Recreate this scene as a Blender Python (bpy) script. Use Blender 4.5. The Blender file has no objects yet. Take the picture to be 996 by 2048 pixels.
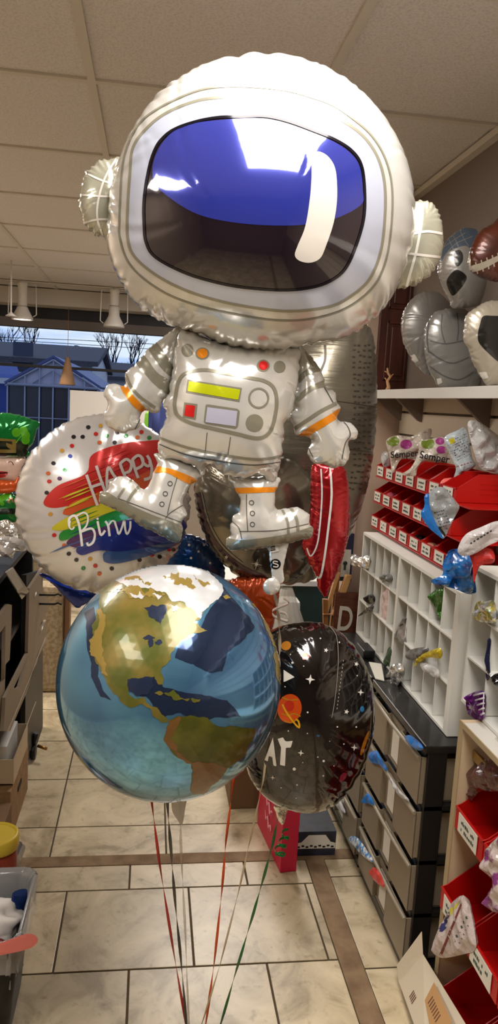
import bpy, bmesh, math, random
import numpy as np
from mathutils import Vector, Matrix
from mathutils.bvhtree import BVHTree
from mathutils.geometry import delaunay_2d_cdt
random.seed(7); rng = np.random.default_rng(7)
sc = bpy.context.scene
COL = sc.collection
PI = math.pi

# ---------------------------------------------------------------- camera
FPX, CXP, CYP, EYE = 1479.0, 498.0, 1024.0, 1.6
_Y = np.array([-.1305, -.1535, 1.]); _Y /= np.linalg.norm(_Y)
_D = np.array([-.055, 1, .1535 - .1305 * .055]); _D /= np.linalg.norm(_D)
_Z = -_D; _X = np.cross(_Y, _Z)
ROT = np.array([_X, _Y, _Z]); ORG = np.array([0, 0, EYE])
cam_d = bpy.data.cameras.new('camera'); cam = bpy.data.objects.new('camera', cam_d); COL.objects.link(cam)
cam_d.sensor_fit = 'VERTICAL'; cam_d.sensor_height = 36.0; cam_d.lens = 36.0 * FPX / 2048.0
cam_d.clip_start = .02; cam_d.clip_end = 200
_M = np.eye(4); _M[:3, 0] = ROT[:, 0]; _M[:3, 1] = -ROT[:, 1]; _M[:3, 2] = -ROT[:, 2]; _M[:3, 3] = ORG
cam.matrix_world = Matrix(_M.tolist())
sc.camera = cam

def ray(px, py):
    return ROT @ np.array([(px - CXP) / FPX, (py - CYP) / FPX, 1.0])
def U(px, py, x=None, y=None, z=None):      # point of the place seen at a pixel, on the plane x, y or z = const
    d = ray(px, py)
    t = x / d[0] if x is not None else y / d[1] if y is not None else (z - EYE) / d[2]
    return Vector((ORG + t * d).tolist())

# ---------------------------------------------------------------- view, world, lights
vs = sc.view_settings
vs.view_transform = 'Standard'; vs.look = 'None'; vs.gamma = 1; vs.use_curve_mapping = False
vs.exposure = 0.58
sc.cycles.max_bounces = 8; sc.cycles.glossy_bounces = 5; sc.cycles.transmission_bounces = 6
sc.cycles.transparent_max_bounces = 12
sc.cycles.sample_clamp_indirect = 6
sc.cycles.caustics_reflective = False; sc.cycles.caustics_refractive = False

def area(name, loc, sx, sy, power, color=(1, .94, .88), rot=(0, 0, 0)):
    l = bpy.data.lights.new(name, 'AREA'); l.shape = 'RECTANGLE'; l.size = sx; l.size_y = sy
    l.energy = power; l.color = color
    o = bpy.data.objects.new(name, l); o.location = loc; o.rotation_euler = rot; COL.objects.link(o); return o

world = bpy.data.worlds.new('dusk_sky'); sc.world = world; world.use_nodes = True
nt = world.node_tree; nt.nodes.clear()
_o = nt.nodes.new('ShaderNodeOutputWorld'); _b = nt.nodes.new('ShaderNodeBackground')
_tc = nt.nodes.new('ShaderNodeTexCoord'); _mp = nt.nodes.new('ShaderNodeMapping'); _n = nt.nodes.new('ShaderNodeTexNoise')
_r = nt.nodes.new('ShaderNodeValToRGB')
_mp.inputs['Scale'].default_value = (1.2, 1.2, 9)
_n.inputs['Scale'].default_value = 2.6; _n.inputs['Detail'].default_value = 5
nt.links.new(_tc.outputs['Generated'], _mp.inputs[0]); nt.links.new(_mp.outputs[0], _n.inputs['Vector'])
nt.links.new(_n.outputs['Fac'], _r.inputs[0]); nt.links.new(_r.outputs[0], _b.inputs[0]); nt.links.new(_b.outputs[0], _o.inputs[0])
_r.color_ramp.elements[0].position = .42; _r.color_ramp.elements[0].color = (.22, .42, .92, 1)
_r.color_ramp.elements[1].position = .60; _r.color_ramp.elements[1].color = (.72, .84, 1.0, 1)
_b.inputs['Strength'].default_value = 0.7

area('troffer_light_near', (.27, .72, 2.50), .62, 1.45, 34)
area('troffer_light_behind', (-1.5, .1, 2.50), .62, 1.2, 22)
area('troffer_light_back', (.55, 4.9, 2.50), .62, 1.2, 44)
area('troffer_light_middle', (-1.5, 3.4, 2.50), .6, 1.2, 34)

# ---------------------------------------------------------------- materials
MATS = {}
def mat(name, col, rough=.5, metal=0., coat=0., cior=1.5, trans=0., alpha=1., noise=None, bump=None, spec=.5, emit=None, ior=1.45, coatr=.05):
    if name in MATS: return MATS[name]
    m = bpy.data.materials.new(name); m.use_nodes = True; MATS[name] = m
    t = m.node_tree; b = t.nodes['Principled BSDF']
    b.inputs['Base Color'].default_value = (*col, 1); b.inputs['Roughness'].default_value = rough
    b.inputs['Metallic'].default_value = metal; b.inputs['Coat Weight'].default_value = coat
    b.inputs['Coat Roughness'].default_value = coatr; b.inputs['Coat IOR'].default_value = cior
    b.inputs['Transmission Weight'].default_value = trans; b.inputs['Alpha'].default_value = alpha
    b.inputs['Specular IOR Level'].default_value = spec; b.inputs['IOR'].default_value = ior
    if emit: b.inputs['Emission Color'].default_value = (*emit[:3], 1); b.inputs['Emission Strength'].default_value = emit[3]
    if noise or bump:
        tc = t.nodes.new('ShaderNodeTexCoord')
    if noise:            # (scale, colour 2, low, high[, stretch])
        mp = t.nodes.new('ShaderNodeMapping'); t.links.new(tc.outputs['Object'], mp.inputs[0])
        mp.inputs['Scale'].default_value = noise[4] if len(noise) > 4 else (1, 1, 1)
        n = t.nodes.new('ShaderNodeTexNoise'); n.inputs['Scale'].default_value = noise[0]; n.inputs['Detail'].default_value = 6
        t.links.new(mp.outputs[0], n.inputs['Vector'])
        r = t.nodes.new('ShaderNodeValToRGB'); t.links.new(n.outputs['Fac'], r.inputs[0])
        r.color_ramp.elements[0].position = noise[2]; r.color_ramp.elements[0].color = (*col, 1)
        r.color_ramp.elements[1].position = noise[3]; r.color_ramp.elements[1].color = (*noise[1], 1)
        t.links.new(r.outputs[0], b.inputs['Base Color'])
    if bump:             # (scale, strength[, stretch])
        mp = t.nodes.new('ShaderNodeMapping'); t.links.new(tc.outputs['Object'], mp.inputs[0])
        mp.inputs['Scale'].default_value = bump[2] if len(bump) > 2 else (1, 1, 1)
        n = t.nodes.new('ShaderNodeTexNoise'); n.inputs['Scale'].default_value = bump[0]; n.inputs['Detail'].default_value = 4
        t.links.new(mp.outputs[0], n.inputs['Vector'])
        bp = t.nodes.new('ShaderNodeBump'); bp.inputs['Strength'].default_value = bump[1]; bp.inputs['Distance'].default_value = .01
        t.links.new(n.outputs['Fac'], bp.inputs['Height']); t.links.new(bp.outputs[0], b.inputs['Normal'])
    return m
def rgb(r, g, b):    # display colour 0-255 to linear
    f = lambda c: ((c / 255 + .055) / 1.055) ** 2.4 if c > 10 else c / 255 / 12.92
    return (f(r), f(g), f(b))

# ---------------------------------------------------------------- object helpers
def tag(o, label=None, cat=None, group=None, kind=None):
    if label: o['label'] = label
    if cat: o['category'] = cat
    if group: o['group'] = group
    if kind: o['kind'] = kind
    return o
def thing(name, label, cat, loc=(0, 0, 0), rz=0, group=None):
    o = bpy.data.objects.new(name, None); COL.objects.link(o); o.location = loc; o.rotation_euler = (0, 0, rz)
    o.empty_display_size = .05
    return tag(o, label, cat, group)
def link_mesh(name, me, mats, parent=None):
    if not isinstance(mats, (list, tuple)): mats = [mats]
    for m in mats: me.materials.append(m)
    o = bpy.data.objects.new(name, me); COL.objects.link(o)
    if parent: o.parent = parent
    return o
class MB:
    """collects shapes that belong to ONE mesh"""
    def __init__(s): s.bm = bmesh.new(); s.mi = 0
    def _f(s, fs, smooth=False):
        for f in fs: f.material_index = s.mi; f.smooth = smooth
    def box(s, x0, x1, y0, y1, z0, z1, rot=None, bevel=0):
        vs_ = [s.bm.verts.new(p) for p in [(x0,y0,z0),(x1,y0,z0),(x1,y1,z0),(x0,y1,z0),(x0,y0,z1),(x1,y0,z1),(x1,y1,z1),(x0,y1,z1)]]
        fs = [s.bm.faces.new([vs_[i] for i in q]) for q in [(0,3,2,1),(4,5,6,7),(0,1,5,4),(1,2,6,5),(2,3,7,6),(3,0,4,7)]]
        s._f(fs)
        if rot is not None:
            c = Vector(((x0+x1)/2,(y0+y1)/2,(z0+z1)/2))
            for v in vs_: v.co = rot @ (v.co - c) + c
        if bevel:
            es = list({e for f in fs for e in f.edges})
            r = bmesh.ops.bevel(s.bm, geom=es, offset=bevel, segments=2, affect='EDGES', profile=.6)
            s._f(r['faces'])
        return s
    def prism(s, pts, off, cap=True):          # polygon (3D points) extruded by vector off
        off = Vector(off); a = [s.bm.verts.new(Vector(p)) for p in pts]; b = [s.bm.verts.new(Vector(p) + off) for p in pts]
        n = len(pts); fs = [s.bm.faces.new((a[i], a[(i+1) % n], b[(i+1) % n], b[i])) for i in range(n)]
        if cap: fs += [s.bm.faces.new(a[::-1]), s.bm.faces.new(b)]
        s._f(fs); return s
    def quad(s, *p, smooth=False):
        s._f([s.bm.faces.new([s.bm.verts.new(Vector(q)) for q in p])], smooth); return s
    def tube(s, pts, r, n=8, cap=True, smooth=True, flat=None):
        pts = [Vector(p) for p in pts]; rings = []
        rr = r if isinstance(r, (list, tuple)) else [r] * len(pts)
        up = Vector((0, 0, 1)); prev = None
        for i, p in enumerate(pts):
            d = (pts[min(i+1, len(pts)-1)] - pts[max(i-1, 0)]); d = d.normalized() if d.length > 1e-9 else Vector((0,0,1))
            if prev is None:
                a = d.cross(up); a = a.normalized() if a.length > 1e-3 else Vector((1, 0, 0))
            else:
                a = prev - d * prev.dot(d); a.normalize()
            prev = a; b = d.cross(a)
            fl = flat if flat else 1
            rings.append([s.bm.verts.new(p + (a * math.cos(2*PI*k/n) + b * math.sin(2*PI*k/n) * fl) * rr[i]) for k in range(n)])
        fs = []
        for i in range(len(rings)-1):
            for k in range(n):
                fs.append(s.bm.faces.new((rings[i][k], rings[i][(k+1) % n], rings[i+1][(k+1) % n], rings[i+1][k])))
        s._f(fs, smooth)
        if cap: s._f([s.bm.faces.new(rings[0][::-1]), s.bm.faces.new(rings[-1])])
        return s
    def lathe(s, prof, c=(0, 0, 0), n=24, axis='z', smooth=True):
        c = Vector(c); rings = []
        for r, h in prof:
            ring = []
            for k in range(n):
                a = 2*PI*k/n
                p = {'z': (r*math.cos(a), r*math.sin(a), h), 'y': (r*math.cos(a), h, r*math.sin(a)), 'x': (h, r*math.cos(a), r*math.sin(a))}[axis]
                ring.append(s.bm.verts.new(c + Vector(p)))
            rings.append(ring)
        fs = []
        for i in range(len(rings)-1):
            for k in range(n): fs.append(s.bm.faces.new((rings[i][k], rings[i][(k+1) % n], rings[i+1][(k+1) % n], rings[i+1][k])))
        s._f(fs, smooth)
        s._f([s.bm.faces.new(rings[0][::-1]), s.bm.faces.new(rings[-1])])
        return s
    def build(s, name, mats, parent=None, recalc=True, shift=None):
        if recalc: bmesh.ops.recalc_face_normals(s.bm, faces=s.bm.faces)
        if shift is not None: bmesh.ops.translate(s.bm, verts=s.bm.verts, vec=-Vector(shift))
        me = bpy.data.meshes.new(name); s.bm.to_mesh(me); s.bm.free()
        return link_mesh(name, me, mats, parent)
def struct(name, mb, m):
    return tag(mb.build(name, m), kind='structure')
def copy_tree(o, parent=None):
    c = o.copy(); COL.objects.link(c)
    if parent: c.parent = parent
    for ch in list(o.children): copy_tree(ch, c)
    return c

# ---------------------------------------------------------------- foil balloons: two sheets welded at the rim and blown up
def resample(pts, h, closed=True):
    pts = np.array(pts, float)
    if closed: pts = np.vstack([pts, pts[:1]])
    seg = np.linalg.norm(np.diff(pts, axis=0), axis=1); s = np.concatenate([[0], np.cumsum(seg)])
    n = max(3, int(round(s[-1] / h))); t = np.linspace(0, s[-1], n + 1)
    if closed: t = t[:-1]
    return np.stack([np.interp(t, s, pts[:, 0]), np.interp(t, s, pts[:, 1])], 1)
def spline(pts, closed=True, k=6):
    P = np.array(pts, float); n = len(P); out = []
    rg = range(n) if closed else range(n - 1)
    for i in rg:
        if closed: a, b, c, d = P[(i-1) % n], P[i], P[(i+1) % n], P[(i+2) % n]
        else: a, b, c, d = P[max(i-1, 0)], P[i], P[i+1], P[min(i+2, n-1)]
        for j in range(k):
            t = j / k
            out.append(.5 * ((2*b) + (-a+c)*t + (2*a-5*b+4*c-d)*t*t + (-a+3*b-3*c+d)*t**3))
    if not closed: out.append(P[-1])
    return np.array(out)
def inside(poly, q):
    x, y = q[:, 0], q[:, 1]; r = np.zeros(len(q), bool); n = len(poly)
    for i in range(n):
        x0, y0 = poly[i]; x1, y1 = poly[(i+1) % n]
        if y0 == y1: continue
        c = ((y0 > y) != (y1 > y)) & (x < (x1-x0)*(y-y0)/(y1-y0)+x0); r ^= c
    return r
def bdist(poly, q):
    d = np.full(len(q), 1e9); n = len(poly)
    for i in range(n):
        a = poly[i]; b = poly[(i+1) % n]; ab = b - a; L = (ab**2).sum()
        if L < 1e-18: continue
        t = np.clip(((q - a) @ ab) / L, 0, 1); d = np.minimum(d, np.linalg.norm(q - (a + t[:, None]*ab), axis=1))
    return d
def lattice(poly, h, margin=.6):
    mn, mx = poly.min(0), poly.max(0)
    ys = np.arange(mn[1], mx[1], h * .866); out = []
    for j, yy in enumerate(ys):
        xs = np.arange(mn[0] + (h/2 if j % 2 else 0), mx[0], h); out.append(np.stack([xs, np.full(len(xs), yy)], 1))
    q = np.vstack(out) if out else np.zeros((0, 2)); q = q[inside(poly, q)]
    return q[bdist(poly, q) > h * margin] if len(q) else q
def tri_region(poly, h, margin=.6):
    """triangles that fill a polygon: boundary points first, then a hexagonal lattice"""
    q = lattice(poly, h, margin); n = len(poly)
    P = [Vector(p) for p in np.vstack([poly, q])]
    sc_ = 1.0
    v, e, f, _, _, _ = delaunay_2d_cdt(P, [], [list(range(n))], 1, h * 1e-4)
    V = np.array([tuple(p) for p in v]); T = np.array([tuple(t) for t in f if len(t) == 3])
    return V, T
def tps(src, dst, q, reg=1e-6):
    n = len(src)
    def Kf(a, b):
        r2 = ((a[:, None] - b[None]) ** 2).sum(-1); return np.where(r2 > 1e-18, r2 * np.log(r2 + 1e-18), 0)
    A = np.zeros((n+3, n+3)); A[:n, :n] = Kf(src, src) + np.eye(n) * reg; A[:n, n] = 1; A[:n, n+1:] = src; A[n, :n] = 1; A[n+1:, :n] = src.T
    B = np.zeros((n+3, 2)); B[:n] = dst - src
    W = np.linalg.solve(A, B)
    return q + Kf(q, src) @ W[:n] + W[n] + q @ W[n+1:]
def _sim(rest, V, T, b_idx, X, h, steps, push, r):
    n = len(V); isb = np.zeros(n, bool); isb[b_idx] = True
    back = np.arange(n); inter = np.where(~isb)[0]; back[inter] = n + np.arange(len(inter))
    TT = np.vstack([T, back[T][:, ::-1]]); N = n + len(inter)
    R2 = np.zeros((N, 2)); R2[:n] = V; R2[n:] = V[inter]
    E = np.vstack([TT[:, [0, 1]], TT[:, [1, 2]], TT[:, [2, 0]]]); E = np.unique(np.sort(E, 1), axis=0)
    L0 = np.linalg.norm(R2[E[:, 0]] - R2[E[:, 1]], axis=1)
    deg = np.bincount(E.ravel(), minlength=N).astype(float)
    I, J = E[:, 0], E[:, 1]; EI = np.concatenate([I, J])
    def acc(vals): return np.stack([np.bincount(EI, vals[:, k], N) for k in range(3)], 1)
    if X is None:
        d = bdist(rest, V); w = np.sqrt(np.maximum(d, 0) * max(d.max(), 1e-6)) * .5
        X = np.zeros((N, 3)); X[:n, :2] = V * .95; X[:n, 2] = np.where(isb, 0, w); X[n:, :2] = V[inter] * .95; X[n:, 2] = -w[inter]
    X = X + r.normal(0, h * .03, X.shape)
    cell = h * h * .866; vel = np.zeros_like(X); TI = TT.ravel('F')
    for st in range(steps):
        nrm = np.cross(X[TT[:, 1]] - X[TT[:, 0]], X[TT[:, 2]] - X[TT[:, 0]]) / 6
        n3 = np.concatenate([nrm] * 3); F = np.stack([np.bincount(TI, n3[:, k], N) for k in range(3)], 1) / cell
        vel = vel * .85 + F * (push * h)
        Xp = X.copy(); X = X + vel
        for it in range(10):
            dv = X[J] - X[I]; L = np.linalg.norm(dv, axis=1) + 1e-12
            k = np.where(L > L0, .5 * (L - L0) / L, .5 * .05 * (L - L0) / L)
            cor = dv * k[:, None]; X = X + acc(np.concatenate([cor, -cor])) / deg[:, None] * 1.8
        if st % 4 == 0:
            lap = acc(np.concatenate([X[J], X[I]])) / deg[:, None] - X; X = X + lap * .04
        vel = X - Xp; sp = np.linalg.norm(vel, axis=1); vel *= np.minimum(1, h * .3 / (sp + 1e-12))[:, None]
    lapf = lambda Y: acc(np.concatenate([Y[J], Y[I]])) / deg[:, None] - Y
    return X, TT, back, isb, inter, lapf
def _mesh(out0, c, grow, h):
    rest = (out0 - c) * grow; V, T = tri_region(rest, h)
    key = {(round(p[0], 7), round(p[1], 7)): i for i, p in enumerate(V)}
    b_idx = np.array([key.get((round(p[0], 7), round(p[1], 7)), int(np.argmin(((V-p)**2).sum(1)))) for p in rest])
    a2 = np.cross(V[T[:, 1]] - V[T[:, 0]], V[T[:, 2]] - V[T[:, 0]]); T = np.where((a2 > 0)[:, None], T, T[:, ::-1])
    return rest, V, T, b_idx
def inflate(outline, h, steps=45, grow=1.28, thick=1.0, smooth=1, push=.006, seed=0, coarse=140):
    """outline: N x 2 in metres. returns verts (u, v, w) and triangles of both sheets"""
    r = np.random.default_rng(seed)
    size = np.ptp(np.array(outline), axis=0).min() * grow
    out0 = resample(outline, h / grow); c = out0.mean(0)
    hc = max(h * 1.6, size / 12); X = None
    if hc > h * 1.5:
        outc = resample(outline, hc / grow)
        restc, Vc, Tc, bc = _mesh(outc, c, grow, hc)
        Xc, TTc, backc, isbc, interc, _ = _sim(restc, Vc, Tc, bc, None, hc, coarse, .12, r)
    else:
        restc = Vc = None
    rest, V, T, b_idx = _mesh(out0, c, grow, h); nb = len(out0)
    if Vc is not None:
        bt = BVHTree.FromPolygons([(p[0], p[1], 0) for p in Vc], Tc.tolist())
        n = len(V); isb = np.zeros(n, bool); isb[b_idx] = True; inter = np.where(~isb)[0]
        Xf = np.zeros((n, 3)); Xb = np.zeros((n, 3))
        for i, p in enumerate(V):
            q, _, fi, _ = bt.find_nearest(Vector((p[0], p[1], 0)))
            t = Tc[fi]; A, B, C = Vc[t]; M = np.array([[B[0]-A[0], C[0]-A[0]], [B[1]-A[1], C[1]-A[1]]])
            u = np.linalg.solve(M, p - A) if abs(np.linalg.det(M)) > 1e-14 else np.array([.33, .33])
            w = np.array([1-u[0]-u[1], u[0], u[1]]); Xf[i] = w @ Xc[t]; Xb[i] = w @ Xc[backc[t]]
        m_ = (Xf + Xb) / 2; Xf[isb] = m_[isb]
        X = np.vstack([Xf, Xb[inter]])
    X, TT, back, isb, inter, lapf = _sim(rest, V, T, b_idx, X, h, steps if Vc is not None else coarse, push, r)
    for _ in range(smooth): X = X + lapf(X) * .2
    # map the shrunk rim back on the wanted outline, keeping its small scallops
    src = X[b_idx][:, :2]; m = max(1, int(nb / 70)); k = max(3, int(round(.028 / (h / grow))) | 1)
    ker = np.ones(k) / k
    def sm(a): return np.stack([np.convolve(np.concatenate([a[-k:, j], a[:, j], a[:k, j]]), ker, 'same')[k:-k] for j in range(2)], 1)
    S, D = sm(src), out0 - c; sel = np.arange(0, nb, m)
    X[:, :2] = tps(S[sel], D[sel], X[:, :2], reg=1e-5)
    X[:, 2] *= thick; X[:, :2] += c
    return X, TT
class Foil:
    """one inflated foil piece, in world space, with prints laid on its skin"""
    def __init__(s, X, T, y0, rot=None, pivot=None, subdiv=1, pleat=None):
        W = np.stack([X[:, 0], y0 - X[:, 2], X[:, 1]], 1)
        if rot is not None:
            p = np.array(pivot); W = (W - p) @ np.array(rot.to_3x3()).T + p
        me = bpy.data.meshes.new('tmp'); me.from_pydata(W.tolist(), [], T.tolist()); me.validate()
        o = bpy.data.objects.new('tmp', me); COL.objects.link(o)
        if subdiv:
            md = o.modifiers.new('s', 'SUBSURF'); md.levels = subdiv; md.render_levels = subdiv
        dg = bpy.context.evaluated_depsgraph_get(); ev = o.evaluated_get(dg); m2 = bpy.data.meshes.new_from_object(ev)
        bpy.data.objects.remove(o); bpy.data.meshes.remove(me)
        s.bm = bmesh.new(); s.bm.from_mesh(m2); bpy.data.meshes.remove(m2)
        bmesh.ops.recalc_face_normals(s.bm, faces=s.bm.faces); s.bm.normal_update()
        for f in s.bm.faces: f.smooth = True
        s.bm.verts.ensure_lookup_table(); s.bm.faces.ensure_lookup_table()
        if pleat and pleat[1]: s.pleat(y0, *pleat)
        s.base = BVHTree.FromBMesh(s.bm)
        s.vn = [v.normal.copy() for v in s.bm.verts]; s.vc = [v.co.copy() for v in s.bm.verts]
        s.fv = [[v.index for v in f.verts] for f in s.bm.faces]
        s.mats = []; s.normals = {}
    def pleat(s, y0, W, amp, seed):
        """puckers that run in from the welded rim"""
        r = np.random.default_rng(seed + 100); out = resample(W, .008); nb = len(out)
        V = np.array([tuple(v.co) for v in s.bm.verts]); NV = np.array([tuple(v.normal) for v in s.bm.verts]); q = V[:, [0, 2]]
        seg = np.linalg.norm(np.roll(out, -1, 0) - out, axis=1); sv = np.concatenate([[0], np.cumsum(seg)]); Lt = sv[-1]
        d = np.full(len(q), 1e9); s_ = np.zeros(len(q))
        for i in range(nb):
            a = out[i]; ab = out[(i+1) % nb] - a; L2 = (ab**2).sum(); t = np.clip(((q - a) @ ab) / L2, 0, 1); dd = np.linalg.norm(q - (a + t[:, None]*ab), axis=1)
            m = dd < d; d[m] = dd[m]; s_[m] = (sv[i] + t*math.sqrt(L2))[m]
        size = np.ptp(W, axis=0).min(); R = size * .30; d = np.sqrt(d*d + 2*R*d*.55); sc2 = min(1.0, size/.28) ** .7
        side = V[:, 1] < y0; amt = np.zeros(len(q)); rim = np.zeros(len(q)); pos = 0
        while pos < Lt:
            big = r.random() < .22; w = r.uniform(.003, .0055) * (1.5 if big else 1) * max(sc2, .6); Lf = r.uniform(.02, .085) * sc2 * (1.8 if big else 1); a = r.uniform(.3, 1) * .0015 * amp * sc2 * (1.6 if big else 1); sl = r.normal(0, .3); cur = r.normal(0, 3)
            for k in (True, False):
                if r.random() < .85:
                    ds = (s_ - pos + sl*d + cur*d*d + Lt/2) % Lt - Lt/2; ww = w * (1 + d*8)
                    amt += (side == k) * a * (np.exp(-(ds/ww)**2) - .45*np.exp(-((np.abs(ds)-2*ww)/ww)**2)) * np.exp(-(d/Lf)**1.6)
            ds = (s_ - pos + Lt/2) % Lt - Lt/2; rim += a * .9 * np.exp(-(ds/(w*1.3))**2) * np.exp(-(d/.02)**2)
            pos += r.uniform(.010, .026) * max(sc2, .5)
        g = q - out.mean(0); g /= np.linalg.norm(g, axis=1)[:, None] + 1e-9
        V = V - NV * amt[:, None]; V[:, 0] -= g[:, 0]*rim; V[:, 2] -= g[:, 1]*rim
        for v, p in zip(s.bm.verts, V): v.co = p
        s.bm.normal_update()
    def hit(s, px, py):
        d = Vector(ray(px, py).tolist()).normalized()
        p, n, i, t = s.base.ray_cast(Vector(ORG.tolist()), d, 20)
        if p is None: return None
        ws = []; nn = Vector()
        for k in s.fv[i]:
            w = 1 / ((s.vc[k] - p).length + 1e-5); ws.append(w); nn += s.vn[k] * w
        nn.normalize()
        if nn.dot(d) > 0: nn = n if n.dot(d) < 0 else -n
        return p, nn
    def slot(s, m):
        if m not in s.mats: s.mats.append(m)
        return s.mats.index(m)
    def patch(s, poly, m, off=.0008, step=3.0, smooth=True, raw=False):
        """a printed area: polygon in photo coordinates laid on the skin"""
        poly = np.array(poly, float)
        if smooth: poly = spline(poly, True, 5)
        if not raw: poly = resample(poly, step)
        try: V, T = tri_region(poly, step, .5)
        except Exception: return
        mi = s.slot(m); vv = []
        for p in V:
            h = s.hit(*p)
            if h is None: vv.append(None); continue
            v = s.bm.verts.new(h[0] + h[1] * off); vv.append(v)
        for t in T:
            q = [vv[k] for k in t]
            if any(v is None for v in q): continue
            L = max((q[0].co-q[1].co).length, (q[1].co-q[2].co).length, (q[2].co-q[0].co).length)
            if L > .05: continue
            try: f = s.bm.faces.new(q)
            except ValueError: continue
            f.smooth = True; f.material_index = mi; f.normal_update()
            mid = (q[0].co + q[1].co + q[2].co) / 3
            if f.normal.dot(mid - Vector(ORG.tolist())) > 0: f.normal_flip()
    def line(s, pts, wd, m, off=.0008, closed=False, curve=True, step=2.5, taper=None):
        pts = np.array(pts, float)
        if curve and len(pts) > 2: pts = spline(pts, closed, 8)
        P = resample(pts, step, closed); n = len(P)
        if closed: tan = np.roll(P, -1, 0) - np.roll(P, 1, 0)
        else: tan = np.gradient(P, axis=0)
        tan /= np.linalg.norm(tan, axis=1)[:, None] + 1e-9; nor = np.stack([-tan[:, 1], tan[:, 0]], 1)
        mi = s.slot(m); K = max(1, int(wd / 2.5)); rows = []
        for i in range(n):
            w = wd * (1 if taper is None else np.interp(i / (n-1), np.linspace(0, 1, len(taper)), taper)); row = []
            for k in range(K + 1):
                q = P[i] + nor[i] * w * (k / K - .5); h = s.hit(*q)
                row.append(None if h is None else s.bm.verts.new(h[0] + h[1] * off))
            rows.append(row)
        rg = range(n) if closed else range(n - 1)
        for i in rg:
            a, b = rows[i], rows[(i+1) % n]
            for k in range(K):
                q = [a[k], a[k+1], b[k+1], b[k]]
                if any(v is None for v in q) or (q[0].co - q[2].co).length > .04: continue
                f = s.bm.faces.new(q); f.smooth = True; f.material_index = mi; f.normal_update()
                if f.normal.dot(q[0].co - Vector(ORG.tolist())) > 0: f.normal_flip()
    def disc(s, c, r, m, off=.0008, ry=None, n=None, rot=0):
        n = n or max(12, int(r * 2)); a = np.arange(n) * 2 * PI / n; ry = ry or r
        x, y = r * np.cos(a), ry * np.sin(a)
        s.patch(np.stack([c[0] + x*math.cos(rot) - y*math.sin(rot), c[1] + x*math.sin(rot) + y*math.cos(rot)], 1), m, off, step=max(1.2, min(3, r/3)), smooth=False)
    def ring(s, c, r, wd, m, off=.0008, ry=None):
        a = np.arange(24) * 2 * PI / 24; ry = ry or r
        s.line(np.stack([c[0] + r*np.cos(a), c[1] + ry*np.sin(a)], 1), wd, m, off, closed=True)
    def build(s, name, parent=None, loc=(0, 0, 0)):
        me = bpy.data.meshes.new(name)
        if Vector(loc).length: bmesh.ops.translate(s.bm, verts=s.bm.verts, vec=-Vector(loc))
        s.bm.to_mesh(me); s.bm.free()
        return link_mesh(name, me, s.mats, parent)
def Z_(ox, oy, k, pts):       # coordinates read in an enlarged crop -> photo coordinates
    return [(ox + x / k, oy + y / k) for x, y in pts]
def foil_px(pts, y, h, base, smooth_outline=True, steps=45, grow=1.28, thick=1., rot=None, subdiv=1, seed=0, smooth=1, coarse=140, pleat=1.0):
    """foil piece whose outline is traced in the photo and stands in the plane y"""
    P = spline(pts, True, 6) if smooth_outline else np.array(pts, float)
    W = np.array([tuple(U(a, b, y=y)) for a, b in P])[:, [0, 2]]
    X, T = inflate(W, h, steps=steps, grow=grow, thick=thick, seed=seed, smooth=smooth, coarse=coarse)
    c = W.mean(0); f = Foil(X, T, y, rot, (c[0], y, c[1]), subdiv, pleat=(W, pleat, seed)); f.slot(base)
    return f
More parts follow.
